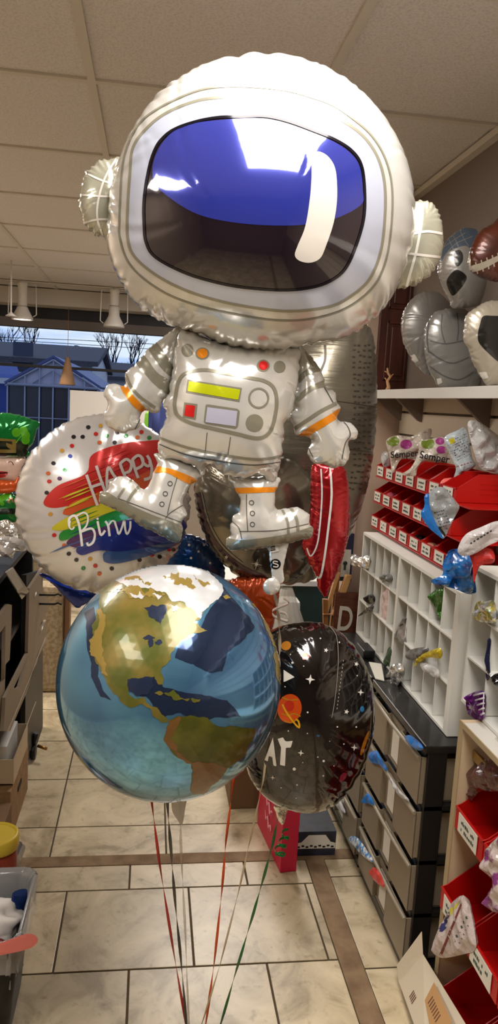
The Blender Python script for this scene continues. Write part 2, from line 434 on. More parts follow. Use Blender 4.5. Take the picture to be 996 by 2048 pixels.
# ================================================================ setting
W3 = lambda px, py, **k: U(px, py, **k)
WR = 1.08                 # right wall
WY = 7.2                  # window wall
def tile_mat():
    m = bpy.data.materials.new('stone_tile'); m.use_nodes = True; t = m.node_tree; b = t.nodes['Principled BSDF']
    tc = t.nodes.new('ShaderNodeTexCoord'); geo = t.nodes.new('ShaderNodeNewGeometry')
    n1 = t.nodes.new('ShaderNodeTexNoise'); n1.inputs['Scale'].default_value = 5; n1.inputs['Detail'].default_value = 9; n1.inputs['Roughness'].default_value = .62; n1.inputs['Distortion'].default_value = 1.4
    n2 = t.nodes.new('ShaderNodeTexNoise'); n2.inputs['Scale'].default_value = 38; n2.inputs['Detail'].default_value = 5
    off = t.nodes.new('ShaderNodeVectorMath'); off.operation = 'MULTIPLY_ADD'
    t.links.new(geo.outputs['Random Per Island'], off.inputs[0]); off.inputs[1].default_value = (9, 7, 5); t.links.new(tc.outputs['Object'], off.inputs[2])
    t.links.new(off.outputs[0], n1.inputs['Vector']); t.links.new(off.outputs[0], n2.inputs['Vector'])
    r1 = t.nodes.new('ShaderNodeValToRGB'); e = r1.color_ramp.elements
    e[0].position = .36; e[0].color = (*rgb(150, 134, 104), 1); e[1].position = .66; e[1].color = (*rgb(206, 190, 158), 1)
    r1.color_ramp.elements.new(.5).color = (*rgb(188, 172, 140), 1)
    t.links.new(n1.outputs['Fac'], r1.inputs[0])
    r2 = t.nodes.new('ShaderNodeValToRGB'); r2.color_ramp.elements[0].position = .24; r2.color_ramp.elements[0].color = (.35, .3, .22, 1)
    r2.color_ramp.elements[1].position = .40; r2.color_ramp.elements[1].color = (1, 1, 1, 1); t.links.new(n2.outputs['Fac'], r2.inputs[0])
    mx = t.nodes.new('ShaderNodeMix'); mx.data_type = 'RGBA'; mx.blend_type = 'MULTIPLY'; mx.inputs[0].default_value = .6
    t.links.new(r1.outputs[0], mx.inputs[6]); t.links.new(r2.outputs[0], mx.inputs[7])
    hs = t.nodes.new('ShaderNodeHueSaturation'); mr = t.nodes.new('ShaderNodeMapRange'); mr.inputs[3].default_value = .86; mr.inputs[4].default_value = 1.08
    t.links.new(geo.outputs['Random Per Island'], mr.inputs[0]); t.links.new(mr.outputs[0], hs.inputs['Value']); t.links.new(mx.outputs[2], hs.inputs['Color'])
    t.links.new(hs.outputs[0], b.inputs['Base Color']); b.inputs['Roughness'].default_value = .34
    bp = t.nodes.new('ShaderNodeBump'); bp.inputs['Strength'].default_value = .25; bp.inputs['Distance'].default_value = .002
    t.links.new(n1.outputs['Fac'], bp.inputs['Height']); t.links.new(bp.outputs[0], b.inputs['Normal'])
    return m
TILE = tile_mat()
GROUT = mat('grout', rgb(78, 66, 48), .9); MORTAR = mat('mortar_strip', rgb(140, 116, 88), .85, noise=(14, rgb(108, 84, 60), .35, .7), bump=(30, .5))
mb = MB(); mb.box(-2.2, 1.32, -2.6, 7.3, -.06, -.003); mb.mi = 1
def tiles(x0, x1, y0, y1, ys, xs_fn, g=.003):
    ys = [y0] + [y for y in ys if y0 < y < y1] + [y1]
    for i in range(len(ys)-1):
        xs = [x0] + [x for x in xs_fn(i) if x0 < x < x1] + [x1]
        for j in range(len(xs)-1):
            if xs[j+1]-xs[j] > .01 and ys[i+1]-ys[i] > .01:
                mb.box(xs[j]+g, xs[j+1]-g, ys[i]+g, ys[i+1]-g, -.003, 0, bevel=.0012)
nr = [-2.6 + .31] + [-2.3 + .35*k for k in range(0, 12)] + [1.55, 1.90, 2.25]
nr = sorted(set(round(1.90 - .35*k, 3) for k in range(0, 13)) | {2.25})
offs = {2.25: -.02, 1.90: -.22, 1.55: -.01}
def near_x(i):
    y = ([-2.6] + [q for q in nr if -2.6 < q < 2.38])[i]
    o = offs.get(round(y, 3)); o = o if o is not None else (-.22 if int(round((y - 1.9)/.35)) % 2 == 0 else -.01)
    if abs(y - 1.9) < .01: o = -.22
    elif abs(y - 1.55) < .01: o = -.01
    return [o + .395*k for k in range(-6, 4)]
tiles(-2.2, .60, -2.6, 2.38, nr, near_x)
tiles(-2.2, 1.3, 2.435, 7.3, [2.62 + .355*k for k in range(14)], lambda i: [-.30 + .405*k for k in range(-6, 5)])
tiles(.665, 1.1, -2.6, 2.38, sorted([1.86 - .42*k for k in range(11)] + [2.28]), lambda i: [])
mb.mi = 2; mb.box(.60, .665, -2.6, 2.435, -.003, .001); mb.box(-2.2, .60, 2.38, 2.435, -.003, .001); mb.box(.665, 1.1, 2.38, 2.435, -.003, .001)
o = mb.build('floor', [GROUT, TILE, MORTAR]); tag(o, kind='structure')
# ceiling
CEIL = mat('ceiling_tile', rgb(220, 213, 208), .95, noise=(160, rgb(205, 198, 192), .45, .62), bump=(120, .25))
TBAR = mat('ceiling_tee_bar', rgb(206, 198, 184), .6)
mb = MB(); mb.box(-2.2, 1.32, -2.6, 7.3, 2.52, 2.56); mb.mi = 1
for k in range(-3, 3):
    x = -.21 + .67*k; mb.box(x-.012, x+.012, -2.6, 7.3, 2.512, 2.5195)
for k in range(-7, 8):
    y = 2.39 + .69*k; mb.box(-2.2, WR, y-.012, y+.012, 2.5125, 2.5198)
tag(mb.build('ceiling', [CEIL, TBAR]), kind='structure')
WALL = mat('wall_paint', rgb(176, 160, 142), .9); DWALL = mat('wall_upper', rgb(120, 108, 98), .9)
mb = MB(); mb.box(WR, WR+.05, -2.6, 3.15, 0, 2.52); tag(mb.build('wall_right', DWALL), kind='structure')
mb = MB(); mb.box(-2.25, -2.2, -2.6, 7.3, 0, 2.52); tag(mb.build('wall_left', WALL), kind='structure')
mb = MB(); mb.box(-2.2, 1.1, -2.65, -2.6, 0, 2.52); tag(mb.build('wall_behind', mat('wall_behind_paint', rgb(110, 98, 86), .9)), kind='structure')
mb = MB(); mb.box(.90, WR+.05, 3.15, 3.22, 0, 2.52); mb.box(.86, .899, 3.10, 3.22, 0, 1.72); tag(mb.build('wall_end', mat('wall_end_paint', rgb(190, 168, 150), .85)), kind='structure')
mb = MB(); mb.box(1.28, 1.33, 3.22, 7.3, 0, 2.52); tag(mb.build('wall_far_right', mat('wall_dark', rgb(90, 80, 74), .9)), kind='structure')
mb = MB(); mb.box(WR-.03, WR, -2.6, 3.15, 2.488, 2.511); tag(mb.build('trim_1', TBAR), kind='structure')
# slat wall boards under the shelf
SLAT = mat('slatwall_board', rgb(196, 184, 164), .55); 
mb = MB()
for i in range(6): mb.box(WR-.015, WR-.001, -2.4, 3.12, 1.13 + .095*i, 1.13 + .095*i + .086)
tag(mb.build('trim_2', SLAT), kind='structure')
# window wall
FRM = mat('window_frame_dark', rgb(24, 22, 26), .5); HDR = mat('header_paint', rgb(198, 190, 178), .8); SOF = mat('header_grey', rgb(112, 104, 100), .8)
mb = MB(); mb.box(-2.2, 1.3, WY, WY+.1, 0, .62); mb.box(.25, 1.3, WY, WY+.1, .62, 2.52); tag(mb.build('wall_back', WALL), kind='structure')
mb = MB(); mb.box(-2.2, 1.3, WY-.25, WY+.1, 2.37, 2.511); tag(mb.build('trim_3', HDR), kind='structure')
mb = MB(); mb.box(-2.2, 1.3, WY-.02, WY+.1, 2.27, 2.369); tag(mb.build('trim_4', FRM), kind='structure')
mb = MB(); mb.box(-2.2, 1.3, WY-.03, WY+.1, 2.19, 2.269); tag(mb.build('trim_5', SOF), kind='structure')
win = bpy.data.objects.new('window_1', None); COL.objects.link(win); win.location = (-.9, WY, .62); tag(win, kind='structure')
mb = MB(); mb.box(-2.2, .25, WY-.01, WY+.05, 1.826, 1.85)
for x in (-2.2, .21): mb.box(x, x+.04, WY-.01, WY+.05, .62, 2.19)
mb.box(-2.2, .25, WY-.04, WY+.06, .60, .64); mb.build('window_frame', FRM, win, shift=win.location)
GLASS = mat('window_glass', (1, 1, 1), .0, trans=1.0, ior=1.05)
mb = MB(); mb.box(-2.16, .21, WY+.02, WY+.026, .64, 2.19); mb.build('window_pane', GLASS, win, shift=win.location)

# ================================================================ outside the window
gm = mat('asphalt', rgb(80, 76, 72), .9)
mb = MB(); mb.box(-40, 40, 7.4, 60, -.3, -.2); tag(mb.build('ground', gm), kind='structure')
ROOF = mat('shingle_roof', rgb(60, 56, 62), .85, noise=(30, rgb(72, 68, 74), .4, .6)); SID = mat('white_siding', rgb(196, 192, 196), .8); DGL = mat('dark_glass', rgb(28, 34, 58), .2)
def house(label, xa, xb, y, z0, ze, zr, depth, pane, ridge_in=1.2):
    t = thing('house', label, 'house', ((xa+xb)/2, y, -.2), group=None); L = t.location
    mb = MB(); mb.box(xa, xb, y, y+depth, z0, ze); mb.prism([(xb, y, ze), (xb, y+depth, ze), (xb, y+depth/2, zr-.1)], (-.2, 0, 0)); mb.build('wall', SID, t, shift=L)
    mb = MB(); o_ = .35
    mb.prism([(xa, y-o_, ze-.1), (xa, y+depth/2, zr), (xa, y+depth+o_, ze-.1), (xa, y+depth+o_, ze+.05), (xa, y+depth/2, zr+.18), (xa, y-o_, ze+.05)], (xb-xa+.2, 0, 0)); mb.build('roof', ROOF, t, shift=L)
    for px_, zz in pane:
        mb = MB(); mb.box(px_-.3, px_+.3, y-.03, y+.02, zz, zz+.9); mb.build('window', DGL, t, shift=L)
a = U(0, 716, y=24); b_ = U(178, 727, y=24)
house('white house with dark blue shingled roof behind the greenhouse', -14, b_.x+.1, 24, -.2, b_.z, U(100, 699, y=28).z, 8, [(-4, 2.2), (-7, 2.2)])
a = U(205, 754, y=34); b_ = U(300, 757, y=34)
house('low distant house with dark roof right of the white house', a.x, b_.x+3, 34, -.2, a.z, U(240, 733, y=38).z, 8, [(a.x+1, a.z-1.4)])
BARK = mat('bark', rgb(38, 32, 38), .9)
def tree(label, x, y, h, seed, spread=.5, n0=5, pollard=False, z0=-.2, r0=.12, depth=4):
    rr = random.Random(seed); mb = MB()
    def br(p, d, L, r, lv):
        q = p; pts = [p]; dd = d.copy()
        for _ in range(3):
            dd = (dd + Vector((rr.uniform(-.2, .2), rr.uniform(-.2, .2), rr.uniform(-.05, .15)))).normalized(); q = q + dd * L/3; pts.append(q)
        mb.tube(pts, [r, r*.85, r*.72, r*.6], 5)
        if lv <= 0: return
        for _ in range(3 if lv > 1 else 4):
            nd = (dd + Vector((rr.uniform(-1, 1), rr.uniform(-1, 1), rr.uniform(-.1, .7))) * spread).normalized(); br(q, nd, L * rr.uniform(.55, .8), r*.55, lv-1)
        if lv > 1: br(pts[1], (dd + Vector((rr.uniform(-1, 1), rr.uniform(-1, 1), .3)) * spread * 1.3).normalized(), L*.5, r*.4, lv-2)
    br(Vector((x, y, z0)), Vector((0, 0, 1)), h * (.55 if pollard else .42), r0, 1 if pollard else depth)
    o = mb.build('bare_tree', BARK, shift=(x, y, z0)); o.location = (x, y, z0); tag(o, label, 'tree', 'bare trees beyond the houses')
for (px_, y, seed, sp, lab) in ((80, 46, 3, .55, 'bare winter tree left, above the blue roof of the white house'), (262, 47, 8, .5, 'thin bare tree behind the low distant house'), (225, 48, 5, .5, 'slim bare tree just right of the white house gable'), (35, 50, 12, .55, 'faint bare tree furthest left above the roof')):
    p = U(px_, 740, y=y); tree(lab, p.x, y, U(px_, 648, y=y).z * .92, seed, sp, r0=.13)
p = U(165, 740, y=34); tree('stubby pollarded tree with thick bare limbs behind the white house roof', p.x, 33.5, U(165, 672, y=33.5).z, 21, 1.0, pollard=True, r0=.35)
# greenhouse
GW = mat('greenhouse_film', rgb(176, 168, 184), .4, alpha=.9); GF = mat('greenhouse_metal', rgb(130, 130, 146), .5); GD = mat('greenhouse_dark', rgb(34, 32, 40), .3)
g0 = U(107, 722, y=12); gl = U(15, 760, y=12); gr = U(196, 780, y=12)
t = thing('greenhouse', 'glass greenhouse with peaked front and metal posts outside the window', 'greenhouse', (g0.x, 12, -.2)); L = t.location
ze = (gl.z + gr.z)/2 - .02; hw = (gr.x - gl.x)/2; cx = (gr.x+gl.x)/2
mb = MB(); mb.prism([(cx-hw, 12.05, ze), (cx+hw, 12.05, ze), (g0.x, 12.05, g0.z)], (0, .03, 0)); mb.build('gable_sheet', GW, t, shift=L)
mb = MB(); mb.box(cx-hw, cx+hw, 12.05, 12.09, -.2, ze); mb.build('lower_wall', GD, t, shift=L)
mb = MB()
for s_ in (-1, 1): mb.tube([(cx+s_*hw*1.05, 12, ze-.03), (g0.x, 12, g0.z+.02)], .016, 6)
for fx in (-1, -.62, -.3, 0, .35, .7, 1):
    x = cx + fx*hw; zt = ze + (g0.z-ze)*(1-abs(fx)); mb.tube([(x, 12, -.2), (x, 12, zt)], .013, 6)
mb.tube([(cx-hw, 12, ze), (cx+hw, 12, ze)], .025, 6); mb.tube([(cx-hw, 12, ze-.5), (cx+hw, 12, ze-.5)], .01, 6)
mb.tube([(cx-hw*.5, 12, ze), (g0.x, 12, ze+.25), (cx+hw*.5, 12, ze)], .012, 6)
mb.build('frame', GF, t, shift=L)
mb = MB(); mb.prism([(cx-hw*1.05, 12.0, ze), (g0.x, 12.0, g0.z+.05), (g0.x, 12.0, g0.z+.09), (cx-hw*1.08, 12, ze+.03)], (0, 7, 0)); mb.prism([(cx+hw*1.05, 12.0, ze), (g0.x, 12.0, g0.z+.05), (g0.x, 12.0, g0.z+.09), (cx+hw*1.08, 12, ze+.03)], (0, 7, 0)); mb.build('roof_sheet', mat('greenhouse_roof', rgb(60, 68, 110), .5), t, shift=L)
# neighbouring blue roof at the far left
a = U(-5, 735, y=16); b_ = U(38, 757, y=16)
mb = MB(); mb.prism([(b_.x, 16, b_.z), (-9, 16, b_.z-.1), (-9, 18, a.z+.3), (a.x, 18, a.z+.1)], (0, .15, .05)); mb.box(-9, b_.x-.2, 16.2, 18, -.2, b_.z-.12)
tag(mb.build('shed', mat('blue_shingles', rgb(48, 66, 130), .8)), 'low shed with blue roof at the left edge of the window', 'shed')
# power lines
mb = MB()
for (y0_, y1_) in ((672, 688), (676, 700)): mb.tube([U(-60, y0_, y=30), U(150, (y0_+y1_)/2, y=30), U(420, y1_+6, y=30)], .012, 5)
tag(mb.build('power_line', BARK), 'thin dark overhead wires crossing the sky', 'wire')
# ================================================================ window side things
PAPER = mat('white_board', rgb(205, 200, 192), .7)
def boxthing(name, label, cat, x0, x1, y0, y1, z0, z1, m, bevel=.002, rot=None, group=None):
    mb = MB(); c = ((x0+x1)/2, (y0+y1)/2, z0); mb.box(x0, x1, y0, y1, z0, z1, rot=rot, bevel=bevel)
    o = mb.build(name, m, shift=c); o.location = c; return tag(o, label, cat, group)
a = U(140, 780, y=6.4); b_ = U(330, 852, y=6.4)
boxthing('foam_board', 'plain white board standing in front of the window', 'board', a.x, b_.x, 6.4, 6.43, .0, a.z, PAPER)
a = U(285, 826, y=5.6); b_ = U(311, 862, y=5.6)
mb = MB(); mb.prism([(a.x, 5.6, b_.z-.1), (b_.x, 5.6, b_.z-.1), (b_.x-.01, 5.6, a.z), (a.x+.02, 5.6, a.z)], (0, .05, 0)); mb.prism([(a.x+.03, 5.6, a.z), (b_.x-.03, 5.6, a.z), (b_.x-.04, 5.62, a.z+.02), (a.x+.04, 5.62, a.z+.02)], (0, .02, 0))
BAGZ = b_.z-.1
tag(mb.build('gift_bag', mat('lime_plastic', rgb(140, 215, 70), .5)), 'lime green gift bag below the astronaut\'s left-hand glove', 'bag')
a = U(312, 800, y=5.5); b_ = U(345, 900, y=5.5)
mb = MB(); mb.tube([(a.x, 5.5, a.z), (a.x+.01, 5.5, BAGZ+.02)], .05, 12); mb.box(a.x-.05, b_.x, 5.46, 5.54, BAGZ+.002, a.z-.02, bevel=.02)
tag(mb.build('garment', mat('dark_blue_cloth', rgb(32, 44, 92), .8)), 'dark blue cloth hanging behind the astronaut\'s torso', 'cloth')
a = U(135, 735, y=6.9)
mb = MB(); mb.tube([(a.x, 6.9, 2.36), (a.x, 6.9, U(135, 715, y=6.9).z)], .002, 5); mb.lathe([(.015, U(135, 714, y=6.9).z), (.03, U(135, 728, y=6.9).z), (.07, U(135, 768, y=6.9).z), (.072, U(135, 770, y=6.9).z)], (a.x, 6.9, 0), 16)
tag(mb.build('paper_cone', mat('kraft_cone', rgb(150, 116, 86), .8)), 'brown cone hanging on a thread before the window', 'decoration')
t = thing('display_table', 'tall white display table in front of the window, mostly hidden by balloons', 'table', (.3, 5.6, 0)); L = t.location
mb = MB(); mb.box(-.5, 1.2, 5.35, 5.85, BAGZ-.03, BAGZ-.001); mb.build('tabletop', PAPER, t, shift=L)
for x in (-.47, 1.13):
    for y in (5.37, 5.79): mb = MB(); mb.box(x, x+.04, y, y+.04, 0, BAGZ-.03); mb.build('leg', PAPER, t, shift=L)
# track lights
WLM = mat('lamp_white', rgb(215, 210, 202), .35); LIT = mat('lamp_glow', (1, .9, .75), .5, emit=(1, .86, .66, 6))
def track_light(px_, lit, label):
    p0 = U(px_, 600, y=6.6); x = p0.x; zt = U(px_, 612, y=6.6).z; zb = U(px_, 640 if lit else 655, y=6.6).z
    t = thing('track_light', label, 'ceiling lamp', (x, 6.6, 2.515), group='white spotlights on the ceiling'); L = t.location
    mb = MB(); mb.lathe([(.045, 2.514), (.045, 2.48), (.04, 2.475), (.04, zt)], (x, 6.6, 0), 16); mb.build('stem', WLM, t, shift=L)
    mb = MB(); mb.lathe([(.03, zt+.0), (.046, zt-.01), (.046, zb+.10), (.055, zb+.08), (.088, zb+.02), (.092, zb), (.084, zb+.004), (.03, zb+.06)], (x, 6.6, 0), 20); mb.build('lamp_shade', WLM, t, shift=L)
    mb = MB()
    for s_ in (-1, 1): mb.tube([(x+s_*.04, 6.6, 2.50), (x+s_*.11, 6.6, 2.49), (x+s_*.115, 6.6, zb+.05), (x+s_*.088, 6.6, zb+.03)], .005, 6)
    mb.build('yoke', WLM, t, shift=L)
    mb = MB(); mb.lathe([(.03, zb+.02), (.07, zb+.006), (.08, zb+.009)], (x, 6.6, 0), 16); mb.build('bulb', LIT if lit else WLM, t, shift=L)
    if lit:
        l = bpy.data.lights.new('spot', 'SPOT'); l.energy = 12; l.spot_size = 1.6; l.color = (1, .85, .65); l.shadow_soft_size = .04
        lo = bpy.data.objects.new('spot_light', l); lo.location = (x, 6.6, zb-.01); COL.objects.link(lo)
track_light(45, True, 'lit white spotlight at the left over the window')
track_light(229, False, 'unlit white spotlight hanging next to the astronaut helmet')
p = U(22, 632, y=5.6)
mb = MB(); mb.lathe([(.006, 2.51), (.006, p.z+.03), (.012, p.z+.02), (.04, p.z), (.036, p.z-.002)], (p.x, 5.6, 0), 16)
tag(mb.build('track_light', mat('lamp_white_far', rgb(215, 210, 202), .35)), 'small white spotlight furthest back, left of the lit one', 'ceiling lamp', 'white spotlights on the ceiling')
mb = MB(); mb.box(-2.1, .2, 6.57, 6.63, 2.503, 2.5118); tag(mb.build('trim_6', TBAR), kind='structure')
# ================================================================ right side: shelf, bins, cubbies, drawers
SHW = mat('white_laminate', rgb(206, 202, 194), .45); BRK = mat('shelf_underside', rgb(120, 108, 98), .7)
t = thing('wall_shelf', 'long white wall shelf carrying the stored silver balloons', 'shelf', (1.0, 2.3, 1.65)); L = t.location
mb = MB(); mb.box(.915, WR-.001, -.2, 3.149, 1.672, 1.682); mb.box(.905, .915, -.2, 3.149, 1.65, 1.684, bevel=.001); mb.build('board', SHW, t, shift=L)
for y in (-.1, .8, 1.6, 2.25, 2.85, 3.1):
    mb = MB(); mb.prism([(.93, y, 1.672), (WR-.002, y, 1.672), (WR-.002, y, 1.56), (1.05, y, 1.57)], (0, .02, 0)); mb.build('bracket', BRK, t, shift=L)
# wooden cabinet door above the shelf
DW = mat('cherry_wood', rgb(84, 40, 26), .4, noise=(6, rgb(60, 27, 18), .35, .7, (6, 6, .8)))
t = thing('cabinet_door', 'dark red-brown raised-panel wooden door at the end of the shelf', 'door', (1.0, 3.13, 1.69)); L = t.location
mb = MB(); mb.box(.945, WR-.002, 3.125, 3.148, 1.685, 2.36, bevel=.002); mb.build('slab', DW, t, shift=L)
for (z0, z1) in ((1.73, 1.98), (2.03, 2.32)):
    mb = MB(); x0, x1 = .975, WR-.012; y = 3.125
    for (a_, b2, c_, d_) in ((x0, x1, z0, z0+.012), (x0, x1, z1-.012, z1), (x0, x0+.012, z0, z1), (x1-.006, x1, z0, z1)): mb.box(a_, b2, y-.008, y, c_, d_, bevel=.003)
    mb.box(x0+.022, x1-.012, y-.006, y, z0+.022, z1-.022, bevel=.004); mb.build('raised_panel', DW, t, shift=L)
# little branch ornament
mb = MB(); rr = random.Random(4); b0 = U(775, 781, y=3.0); b0.z = 1.682
pts = [Vector(b0)]
for i, (dx, dz) in enumerate(((.004, .02), (-.004, .042), (.008, .06), (-.004, .075), (-.008, .095))): pts.append(Vector((b0.x+dx, 3.0, 1.682+dz)))
mb.tube(pts, [.012, .008, .006, .006, .005, .003], 7); mb.tube([pts[2], pts[2]+Vector((-.012, 0, .012))], [.004, .002], 6); mb.tube([pts[3], pts[3]+Vector((.012, 0, .012))], [.004, .002], 6); mb.tube([pts[4], pts[4]+Vector((-.014, 0, .006))], [.003, .002], 6)
tag(mb.build('branch_ornament', mat('tan_resin', rgb(196, 150, 104), .6)), 'small tan branch-shaped ornament on the end of the shelf', 'ornament')
# red storage bins
RBIN = mat('red_plastic', rgb(176, 14, 9), .38); LBL = mat('label_paper', rgb(214, 210, 198), .6); INK = mat('label_ink', rgb(50, 70, 62), .7)
def bin_mesh(w, d, H, lip=.48, mouth=.45, th=.0025):
    mb = MB(); side = [(0, 0, 0), (d, 0, 0), (d, 0, H), (d*mouth, 0, H), (d*.06, 0, H*(lip+.04)), (0, 0, H*lip)]
    mb.prism(side, (0, th, 0)); mb.prism([(x, w-th, z) for x, y, z in side], (0, th, 0))
    mb.box(0, d, th, w-th, 0, th); mb.box(d-th, d, th, w-th, th, H); mb.box(0, th, th, w-th, th, H*lip)
    mb.box(-.002, .003, 0, w, H*lip-.004, H*lip); mb.box(d*mouth, d, -.001, .003, H-.004, H+.001); mb.box(d*mouth, d, w-.003, w+.001, H-.004, H+.001)
    mb.box(0, d, w*.3, w*.36, -.001, 0)
    for k in range(3): mb.box(d*.5, d*.92, -.0012, 0, H*(.3+.18*k), H*(.3+.18*k)+.003)
    return mb
def label_mesh(w, H, lip, seed):
    rr = random.Random(seed); mb = MB(); a, b2, z0, z1 = w*.16, w*.84, H*.04, H*lip*.93
    mb.box(-.0035, -.0022, a, b2, z0, z1); mb.mi = 1
    for r_ in range(2):
        y = a + (b2-a)*.15; zc = z0 + (z1-z0)*(.66-.36*r_)
        while y < b2 - (b2-a)*.2:
            q = rr.uniform(.05, .11)*(b2-a); 
            if rr.random() < .85: mb.box(-.0040, -.0034, y, y+q*.7, zc-(z1-z0)*.09, zc+(z1-z0)*rr.uniform(.03, .11))
            y += q
    return mb
BINP = {}
def place_bin(kind, x, y, z, label, group, lab=True):
    w, d, H, lip = kind
    if kind not in BINP:
        BINP[kind] = (bin_mesh(w, d, H, lip),)
        o = BINP[kind][0].build('storage_bin', RBIN); BINP[kind] = o
    else: o = BINP[kind].copy(); COL.objects.link(o)
    o.location = (x, y, z); tag(o, label, 'bin', group)
    if lab:
        l = label_mesh(w, H, lip, hash((round(x*1000), round(y*1000), round(z*1000))) % 9999).build('label', [LBL, INK], o)
    return o
SM = (.108, .15, .085, .5)
ordn = ['furthest', 'second', 'third', 'fourth', 'fifth', 'sixth', 'nearest']
rows = [('top', 1.343, 2.772), ('middle', 1.240, 2.783), ('bottom', 1.137, 2.793)]
for rn, z, y0 in rows:
    for k in range(7):
        if rn != 'bottom' and k == 6 and False: continue
        place_bin(SM, .905, y0 - .1135*k, z, f'small red bin, {ordn[k]} from the far end in the {rn} row above the cubbies' if k not in (0, 6) else f'{ordn[k]} small red bin of the {rn} row above the cubbies', 'small red bins on the rail')
for rn, z, y0 in rows:      # rails that carry the bins
    mb = MB(); mb.box(1.055, WR-.016, 1.95, 2.90, z+.02, z+.05); mb.box(.903, 1.055, 1.98, 2.885, z-.006, z-.0012); tag(mb.build('bin_rail', RBIN), f'red louvred rail holding the {rn} row of small bins', 'rail')
LG = (.16, .155, .12, .6)
zb1 = U(905, 1008, y=1.80).z; zb2 = U(900, 1086, y=1.80).z
place_bin(LG, WR-.16, 1.42, 1.2165, 'red bin cut off by the right edge on top of the near cubby', 'large red bins')
# contents peeking out of the small bins
def blob(name, label, cat, c, r, m, seed, sx=(1, 1, 1), crumple=.35, group=None, sub=3):
    bm = bmesh.new(); bmesh.ops.create_icosphere(bm, subdivisions=sub, radius=1); r_ = np.random.default_rng(seed)
    K = r_.normal(0, 1, (14, 3)); ph = r_.uniform(0, 6, 14); fr = r_.uniform(1.5, 6, 14)
    for v in bm.verts:
        p = np.array(v.co); s_ = sum(abs(math.sin(fr[i]*(K[i] @ p)/np.linalg.norm(K[i])*1.5 + ph[i]))/(1+fr[i]*.5) for i in range(14)) / 3
        v.co = Vector((v.co.x*sx[0], v.co.y*sx[1], v.co.z*sx[2])) * r * (1 - crumple + crumple*s_*1.3)
    for f in bm.faces: f.smooth = sub > 3
    me = bpy.data.meshes.new(name); bm.to_mesh(me); bm.free(); o = link_mesh(name, me, m); o.location = c
    return tag(o, label, cat, group)
def foil_scrap(label, cat, pts, x=None, y=None, m=None, th=.012, name='folded_balloon', seed=0, group=None, thick=1.0, h=.006):
    """crumpled flat balloon or plastic bag: outline inflated a little, then creased"""
    P = spline(pts, True, 4); W = np.array([tuple(U(a, b, x=x, y=y)) for a, b in P])
    ax = [1, 2] if x is not None else [0, 2]
    W2 = W[:, ax]; rg = np.ptp(W2, axis=0).min(); hh = max(.003, min(h, rg/9))
    out0 = resample(W2, hh); V, T = tri_region(out0, hh); d = bdist(out0, V); r_ = np.random.default_rng(seed)
    hgt = np.sqrt(np.clip(d, 0, th*2.5)/(th*2.5)) * th * thick
    cr = np.zeros(len(V)); c0 = V.mean(0)
    for i in range(12):
        an = r_.uniform(0, PI); k = r_.uniform(15, 80); cr += np.abs(((V-c0) @ [math.cos(an), math.sin(an)] * k/ PI + r_.uniform(0, 1)) % 1 - .5) * r_.uniform(.4, 1)
    cr = (cr - cr.mean()); cr /= cr.std() + 1e-9
    m_ = np.clip(d/(hh*1.5), 0, 1)
    f_ = hgt*.8 + cr*m_*th*.34; bk = -hgt + np.roll(cr, 7)*m_*th*.1
    n = len(V); Vs = np.zeros((2*n, 3)); c = (x if x is not None else y)
    for j, hv in enumerate((f_, bk)):
        Vs[j*n:(j+1)*n, ax] = V; Vs[j*n:(j+1)*n, 0 if x is not None else 1] = c - hv
    F = np.vstack([T, T[:, ::-1] + n])
    me = bpy.data.meshes.new(name); cc = Vs.mean(0); me.from_pydata((Vs-cc).tolist(), [], F.tolist()); me.validate()
    bm = bmesh.new(); bm.from_mesh(me); bmesh.ops.remove_doubles(bm, verts=bm.verts, dist=1e-5); bmesh.ops.recalc_face_normals(bm, faces=bm.faces); bm.to_mesh(me); bm.free()
    o = link_mesh(name, me, m); o.location = cc
    return tag(o, label, cat, group)
def print_on(o, polys, m, name, off=.0008):
    """ink on a bag: photo polygons thrown on its skin"""
    bm = bmesh.new(); bm.from_mesh(o.data); bmesh.ops.translate(bm, verts=bm.verts, vec=o.location); bt = BVHTree.FromBMesh(bm); bm.free(); mb = MB()
    for P in polys:
        P = resample(np.array(P, float), 2.5); V, T = tri_region(P, 3.0, .5); vs_ = []
        for q in V:
            d = Vector(ray(*q).tolist()).normalized(); h = bt.ray_cast(Vector(ORG.tolist()), d, 20)[0]; vs_.append(None if h is None else mb.bm.verts.new(h - d*off - Vector(o.location)))
        for t_ in T:
            w = [vs_[k] for k in t_]
            if None not in w and max((w[0].co-w[1].co).length, (w[1].co-w[2].co).length) < .03: mb._f([mb.bm.faces.new(w)])
    if len(mb.bm.faces): return mb.build(name, m, o, recalc=False)
    mb.bm.free()
def strokes(x0, y0, ux, uy, vx, vy, rows, n, seed, fill=.7):      # rows of little illegible print marks
    r_ = random.Random(seed); out = []
    for i in range(rows):
        for j in range(n):
            if r_.random() > fill: continue
            a, b_ = j/n, (j + r_.uniform(.5, .9))/n; c, d = i/rows, (i+.35)/rows
            out.append([(x0+ux*s_+vx*t_, y0+uy*s_+vy*t_) for s_, t_ in ((a, c), (b_, c), (b_, d), (a, d))])
    return out
CLR = mat('clear_plastic_bag', (.85, .86, .88), .22, bump=(38, .7), alpha=.42, coat=.6, spec=.9); CLRW = mat('cloudy_plastic_bag', rgb(205, 205, 205), .25, bump=(38, .7), alpha=.8, coat=.6)
BLB = mat('blue_plastic_bag', rgb(20, 110, 190), .3, bump=(38, .7), coat=.4); SILV = mat('silver_foil', (.75, .74, .70), .2, .9, bump=(38, .7))
BLKF = mat('black_foil', rgb(18, 16, 18), .25, .3, .5); GRNF = mat('green_foil', rgb(60, 110, 40), .25, .7, bump=(38, .7)); YELF = mat('yellow_foil', rgb(200, 180, 40), .3, .5, bump=(38, .7)); PNK = mat('pink_paper', rgb(205, 180, 176), .5); PURF = mat('purple_foil', rgb(90, 20, 110), .2, .7)
